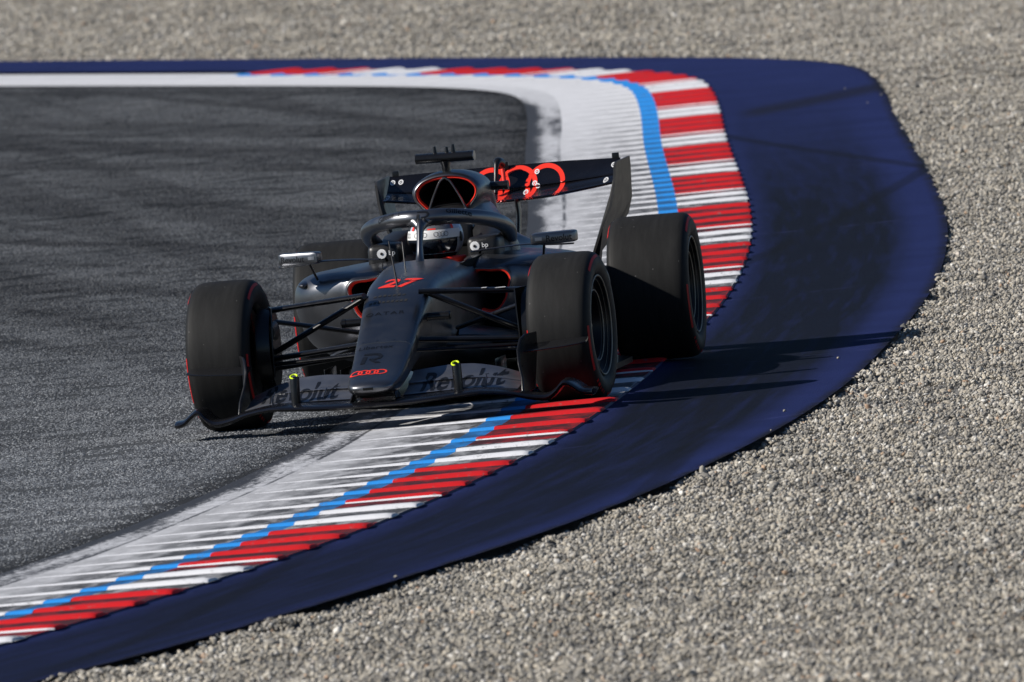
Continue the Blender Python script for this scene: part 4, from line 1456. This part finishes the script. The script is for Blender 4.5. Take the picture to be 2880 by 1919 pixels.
MB().add(tube(catmull([(-3.80, -0.03, 0.86), (-3.84, -0.028, 0.93), (-3.87, -0.026, 0.985), (-3.90, -0.022, 1.010), (-3.95, -0.018, 1.0)], 5), [0.012] * 10 + [0.013 + 0.0016 * q for q in range(11)], 12)).build("actuator", M['carbon'], rw)
MB().add(tube([(-3.84, 0.012, 0.89), (-3.86, 0.006, 0.975)], 0.011, 10)).build("actuator_link", M['red'], rw)
for sg in (-1, 1):
    prof = [(-3.60, 0.578, 0.865), (-3.62, 0.586, 0.955), (-3.66, 0.588, 0.972), (-4.12, 0.592, 0.978), (-4.14, 0.590, 0.93), (-4.13, 0.585, 0.78), (-4.10, 0.565, 0.70), (-3.98, 0.53, 0.64), (-3.80, 0.46, 0.54), (-3.72, 0.44, 0.38), (-3.58, 0.44, 0.38), (-3.55, 0.455, 0.54), (-3.56, 0.505, 0.66), (-3.57, 0.555, 0.76)]
    V = [(x, sg * y, z) for x, y, z in prof] + [(x, sg * (y + 0.012), z) for x, y, z in prof]
    n_ = len(prof)
    F = [tuple(range(n_))[::-1], tuple(range(n_, 2 * n_))] + [(q, (q + 1) % n_, n_ + (q + 1) % n_, n_ + q) for q in range(n_)]
    ep = mesh_obj("endplate", V, F, M['endplate'], rw, angle=30)
    MB().add(tube(catmull([(-3.70, 0.085, 0.83), (-3.69, 0.09, 0.76), (-3.62, 0.09, 0.66), (-3.5, 0.09, 0.5)], 5), 0.011, 12, flat=((1, 0, 0), 5))).build("wing_pylon", M['carbon'], rw) if sg > 0 else None

# --- wheels
def tyre_profile(hw, R, rb):
    side = [(hw - 0.022, rb), (hw - 0.006, rb + 0.018), (hw, rb + 0.048), (hw - 0.002, R - 0.040), (hw - 0.012, R - 0.020), (hw - 0.026, R - 0.0085), (hw - 0.046, R - 0.0025), (hw - 0.075, R - 0.0005)]
    return [(-a, r) for a, r in side] + [(0, R)] + side[::-1]


def make_wheel(x, y, R, hw, sg, steer):
    rb = 0.236
    root = MB()
    # barrel and outer disc
    prof = [(-hw + 0.02, rb), (-hw + 0.035, rb - 0.012), (-hw + 0.06, rb - 0.02), (hw - 0.06, rb - 0.02), (hw - 0.035, rb - 0.012), (hw - 0.014, rb)]
    root.add(lathe([(a * sg, r) for a, r in prof], 72))
    wheel = root.build("wheel", M['rim'], car)
    wheel.location = (x, y, R)
    wheel.rotation_euler = (0, 0, steer)
    t_ = MB().add(lathe([(a * sg, r) for a, r in tyre_profile(hw, R, rb)], 96)).build("tyre", [M['tyre'], M['sidewall']], wheel, angle=80)
    for p_ in t_.data.polygons:
        if abs(p_.center.y) > hw - 0.030: p_.material_index = 1
    cover = [(hw - 0.018, rb - 0.004), (hw - 0.030, rb - 0.012), (hw - 0.052, rb - 0.028), (hw - 0.055, 0.178), (hw - 0.040, 0.166), (hw - 0.046, 0.158), (hw - 0.095, 0.14), (hw - 0.105, 0.05), (hw - 0.085, 0.038), (hw - 0.085, 0.001)]
    MB().add(lathe([(a * sg, r) for a, r in cover], 72)).build("wheel_cover", M['rim'], wheel, angle=30)
    for r_, a_, w_ in ((rb - 0.003, hw - 0.012, 0.0042), (rb - 0.018, hw - 0.028, 0.0010), (0.166, hw - 0.036, 0.0030)):
        pth = [(r_ * math.cos(2 * math.pi * q / 72), sg * a_, r_ * math.sin(2 * math.pi * q / 72)) for q in range(73)]
        MB().add(tube(pth, w_, 8, cap=False)).build("rim_ring", M['rim_edge'], wheel)
    MB().add(tube([(0, sg * (hw - 0.10), 0), (0, sg * (hw - 0.06), 0)], 0.026, 6)).build("wheel_nut", M['grey_metal'], wheel, smooth=False)
    # inner face
    MB().add(lathe([(-sg * (hw - 0.05), rb - 0.015), (-sg * (hw - 0.06), 0.10), (-sg * (hw - 0.06), 0.001)], 48)).build("brake_drum", M['rim'], wheel)
    # red compound marking: broken band on both sidewalls
    off_ = 0.0012
    band = [(hw - 0.0040 + off_, R - 0.0330), (hw - 0.0070 + off_, R - 0.0275), (hw - 0.0110 + off_, R - 0.0206)]
    for side in (-1, 1):
        for c in range(2):
            for d0, d1 in ((0.45, 1.15), (1.35, 1.39), (1.44, 1.50), (1.55, 1.58), (1.63, 1.70), (1.75, 1.79), (1.99, 2.69)):
                MB().add(lathe([(a * side, r) for a, r in band], 14, c * math.pi + d0 + 0.5, c * math.pi + d1 + 0.5)).build("compound_mark", M['compound'], wheel)
    return wheel


ST = -math.radians(4.0)
make_wheel(0, -0.81, 0.3525, 0.1525, -1, ST)
make_wheel(0, 0.81, 0.3525, 0.1525, 1, ST)
make_wheel(-3.4, -0.775, 0.355, 0.200, -1, 0)
make_wheel(-3.4, 0.775, 0.355, 0.200, 1, 0)

# --- front suspension and brake ducts
def arm(name, a, b, r=0.011, fl=3.2):
    MB().add(tube([a, ((a[0] + b[0]) / 2, (a[1] + b[1]) / 2, (a[2] + b[2]) / 2), b], r, 14, flat=((1, 0, 0), fl))).build(name, M['carbon'], car)


for sg in (-1, 1):
    arm("upper_wishbone", (0.20, sg * 0.13, 0.588), (0.0, sg * 0.64, 0.545), 0.014)
    arm("rear_wishbone", (-0.50, sg * 0.20, 0.372), (-0.06, sg * 0.64, 0.498), 0.012)
    arm("pushrod", (0.05, sg * 0.14, 0.578), (0.0, sg * 0.64, 0.330), 0.0145, 1.8)
    arm("lower_wishbone", (0.35, sg * 0.10, 0.372), (0.05, sg * 0.64, 0.318), 0.014, 4)
    arm("lower_rear_wishbone", (-0.30, sg * 0.18, 0.300), (0.03, sg * 0.64, 0.272), 0.014, 4)
    arm("track_rod", (0.42, sg * 0.10, 0.325), (0.12, sg * 0.62, 0.297), 0.010, 3)
    mb = MB()
    mb.add(tube([(0, sg * 0.60, 0.37), (0, sg * 0.665, 0.37)], 0.19, 36))
    dk = mb.build("brake_duct", M['carbon'], car, angle=40)
    vn = [(0.17, 0.575, 0.565), (0.185, 0.578, 0.47), (0.19, 0.582, 0.38), (0.18, 0.585, 0.24)]
    rings = [[(x, sg * y, z), (x, sg * (y + 0.006), z), (x - 0.20, sg * (y + 0.05), z), (x - 0.20, sg * (y + 0.044), z)] for x, y, z in vn]
    MB().add(loft(rings)).build("duct_vane", M['carbon'], dk, smooth=False)
    MB().add(tube([(0.13, sg * 0.60, 0.45), (-0.02, sg * 0.605, 0.45)], [0.034, 0.05], 16, flat=((0, 1, 0), 0.6))).build("duct_scoop", M['endplate'], dk)
    # rear suspension
    arm("rear_suspension_arm", (-3.2, sg * 0.15, 0.42), (-3.4, sg * 0.62, 0.48), 0.012)
    arm("rear_suspension_arm", (-3.6, sg * 0.15, 0.22), (-3.4, sg * 0.62, 0.24), 0.012)
    MB().add(tube([(-3.1, sg * 0.2, 0.34), (-3.4, sg * 0.6, 0.36)], 0.02, 12)).build("drive_shaft", M['carbon'], car)

for y0, y1 in ((0.415, 0.44), (0.475, 0.525)):
    zc = 0.545 + (0.64 - (y0 + y1) / 2) / 0.51 * 0.043
    xc = (0.64 - (y0 + y1) / 2) / 0.51 * 0.20
    MB().add(box((xc + 0.02, (y0 + y1) / 2, zc + 0.0135), (0.03, y1 - y0, 0.002))).build("white_print", M['white'], car, smooth=False)
# steering wheel
sw = MB().add(box((-1.02, 0, 0.60), (0.03, 0.26, 0.12), 0.014)).build("steering_wheel", M['carbon'], car)

# ---------------------------------------------------------------- the driver
me = bpy.data.meshes.new("person")
J = [(-1.62, 0, 0.22), (-1.62, 0, 0.36), (-1.58, 0, 0.50), (-1.52, 0, 0.585), (-1.49, 0, 0.66),            # pelvis .. neck
     (-1.55, -0.15, 0.545), (-1.36, -0.205, 0.45), (-1.12, -0.145, 0.565), (-1.06, -0.135, 0.59),
     (-1.55, 0.15, 0.545), (-1.36, 0.205, 0.45), (-1.12, 0.145, 0.565), (-1.06, 0.135, 0.59),
     (-1.35, -0.10, 0.24), (-0.95, -0.10, 0.38), (-0.5, -0.08, 0.36),
     (-1.35, 0.10, 0.24), (-0.95, 0.10, 0.38), (-0.5, 0.08, 0.36)]
Ed = [(0, 1), (1, 2), (2, 3), (3, 4), (3, 5), (5, 6), (6, 7), (7, 8), (3, 9), (9, 10), (10, 11), (11, 12), (0, 13), (13, 14), (14, 15), (0, 16), (16, 17), (17, 18)]
Rr = [0.14, 0.135, 0.14, 0.11, 0.065, 0.075, 0.05, 0.036, 0.034, 0.075, 0.05, 0.036, 0.034, 0.09, 0.07, 0.05, 0.09, 0.07, 0.05]
me.from_pydata(J, Ed, [])
person = link(bpy.data.objects.new("person", me))
me.materials.append(M['suit'])
sk = person.modifiers.new("skin", 'SKIN')
if not me.skin_vertices: 
    lay = me.attributes  # the layer comes with the modifier's first use
if len(me.skin_vertices) == 0:
    bpy.context.view_layer.objects.active = person
    bpy.ops.mesh.customdata_skin_add()
for q, r_ in enumerate(Rr):
    me.skin_vertices[0].data[q].radius = (r_, r_)
me.skin_vertices[0].data[0].use_root = True
person.modifiers.new("smooth", 'SUBSURF').levels = 1
tag(person, "driver in a white helmet seated low in the cockpit behind the halo", "person")

# five curled fingers of each gloved hand on the steering wheel grips
for sg in (-1, 1):
    mb = MB()
    mb.add(ellipsoid((-1.045, sg * 0.135, 0.60), (0.038, 0.022, 0.042), 14, 8))
    for q in range(4):
        z = 0.63 - 0.02 * q
        ln = (0.9, 1.0, 0.95, 0.8)[q]
        mb.add(tube(catmull([(-1.04, sg * 0.152, z), (-1.005, sg * 0.150, z + 0.002), (-0.992, sg * 0.125, z), (-1.005, sg * (0.125 - 0.025 * ln), z - 0.002)], 3), 0.0088, 8))
    mb.add(tube(catmull([(-1.05, sg * 0.118, 0.62), (-1.032, sg * 0.095, 0.632), (-1.018, sg * 0.085, 0.625)], 3), 0.0095, 8))
    mb.build("glove", M['glove'], person)

# helmet
HC = Vector((-1.44, 0.0, 0.766))
HR_ = (0.148, 0.130, 0.122)
yaw = math.radians(-10)
Rz = Matrix.Rotation(yaw, 3, 'Z')


def hp(az, el, grow=0.0):
    """point on the helmet: az 0 faces forward, positive to the car's left"""
    chin = 1.0 + 0.10 * max(0, -math.sin(el)) * max(0, math.cos(az)) 
    rx, ry, rz = HR_[0] + grow, HR_[1] + grow, HR_[2] + grow
    v = Vector((rx * chin * math.cos(el) * math.cos(az), ry * math.cos(el) * math.sin(az), rz * math.sin(el)))
    return HC + Rz @ v


def patch(a0, a1, e0, e1, grow, na=30, ne=6, drop=0.0):
    rows = []
    for i in range(ne + 1):
        e = e0 + (e1 - e0) * i / ne
        rows.append([hp(a0 + (a1 - a0) * j / na, e + drop * abs(a0 + (a1 - a0) * j / na) ** 2, grow) for j in range(na + 1)])
    return loft(rows, closed=False)


rows = [[hp(2 * math.pi * j / 40, -math.pi / 2 + math.pi * (i + 0.5) / 24) for j in range(40)] for i in range(24)]
helmet = MB().add(loft(rows)).build("helmet", M['helmet'], person, angle=80)
D = math.radians
MB().add(patch(D(-68), D(68), D(-34), D(6), 0.004)).build("visor", M['visor'], helmet)
band_o = MB().add(patch(D(-78), D(78), D(0), D(19), 0.007)).build("visor_strip", M['white'], helmet)
MB().add(patch(D(-80), D(80), D(-88), D(-36), 0.003)).build("chin_guard", M['visor'], helmet)
MB().add(patch(D(-14), D(60), D(20), D(60), 0.003, 20, 8)).build("grey_panel", M['helmet_grey'], helmet)
for a0, a1 in ((-20, -6), (2, 20)):
    MB().add(patch(D(a0), D(a1), D(20), D(23), 0.0055, 8, 2)).build("red_stripe", M['red'], helmet)
MB().add(patch(D(-44), D(-36), D(20), D(62), 0.0045, 4, 8)).build("red_stripe", M['red'], helmet)
MB().add(patch(D(56), D(62), D(20), D(62), 0.0045, 4, 8)).build("red_stripe", M['red'], helmet)
hb = bvh_of([helmet, band_o])
for az, yy in ((D(-55), 0), (D(-14), 0), (D(30), 0)):
    c = hp(az, D(9.5), 0.01)
    nrm = Rz @ Vector((math.cos(az), math.sin(az), 0.16))
    uu = Rz @ Vector((-math.sin(az), math.cos(az), 0))
    decal("ring_emblem", rings2d(0.0118, 0.0018, 0.0165, n=24), c, uu, (0, 0, 1), hb, M['print'], helmet, off=0.0015, ray=-nrm)
c = hp(D(18), D(34), 0.01)
decal("lettering", text2d("Revolut", width=0.085, height=0.020), c, Rz @ Vector((-math.sin(D(18)), math.cos(D(18)), 0)), (-0.5, 0, 0.86), bvh_of([o for o in helmet.children if o.name.startswith("grey_panel")]), M['print'], helmet, off=0.002)
MB().add(ellipsoid(hp(D(80), D(0), 0.004), (0.02, 0.007, 0.026), 16, 8)).build("visor_pivot", M['endplate'], helmet)
MB().add(ellipsoid(hp(D(-80), D(0), 0.004), (0.02, 0.007, 0.026), 16, 8)).build("visor_pivot", M['endplate'], helmet)
# red collar and shoulder padding seen under the chin
MB().add(tube(catmull([(-1.33, 0.0, 0.640), (-1.31, 0.04, 0.650), (-1.35, 0.085, 0.655), (-1.42, 0.125, 0.655)], 5), 0.022, 12)).build("red_collar", M['red'], person)
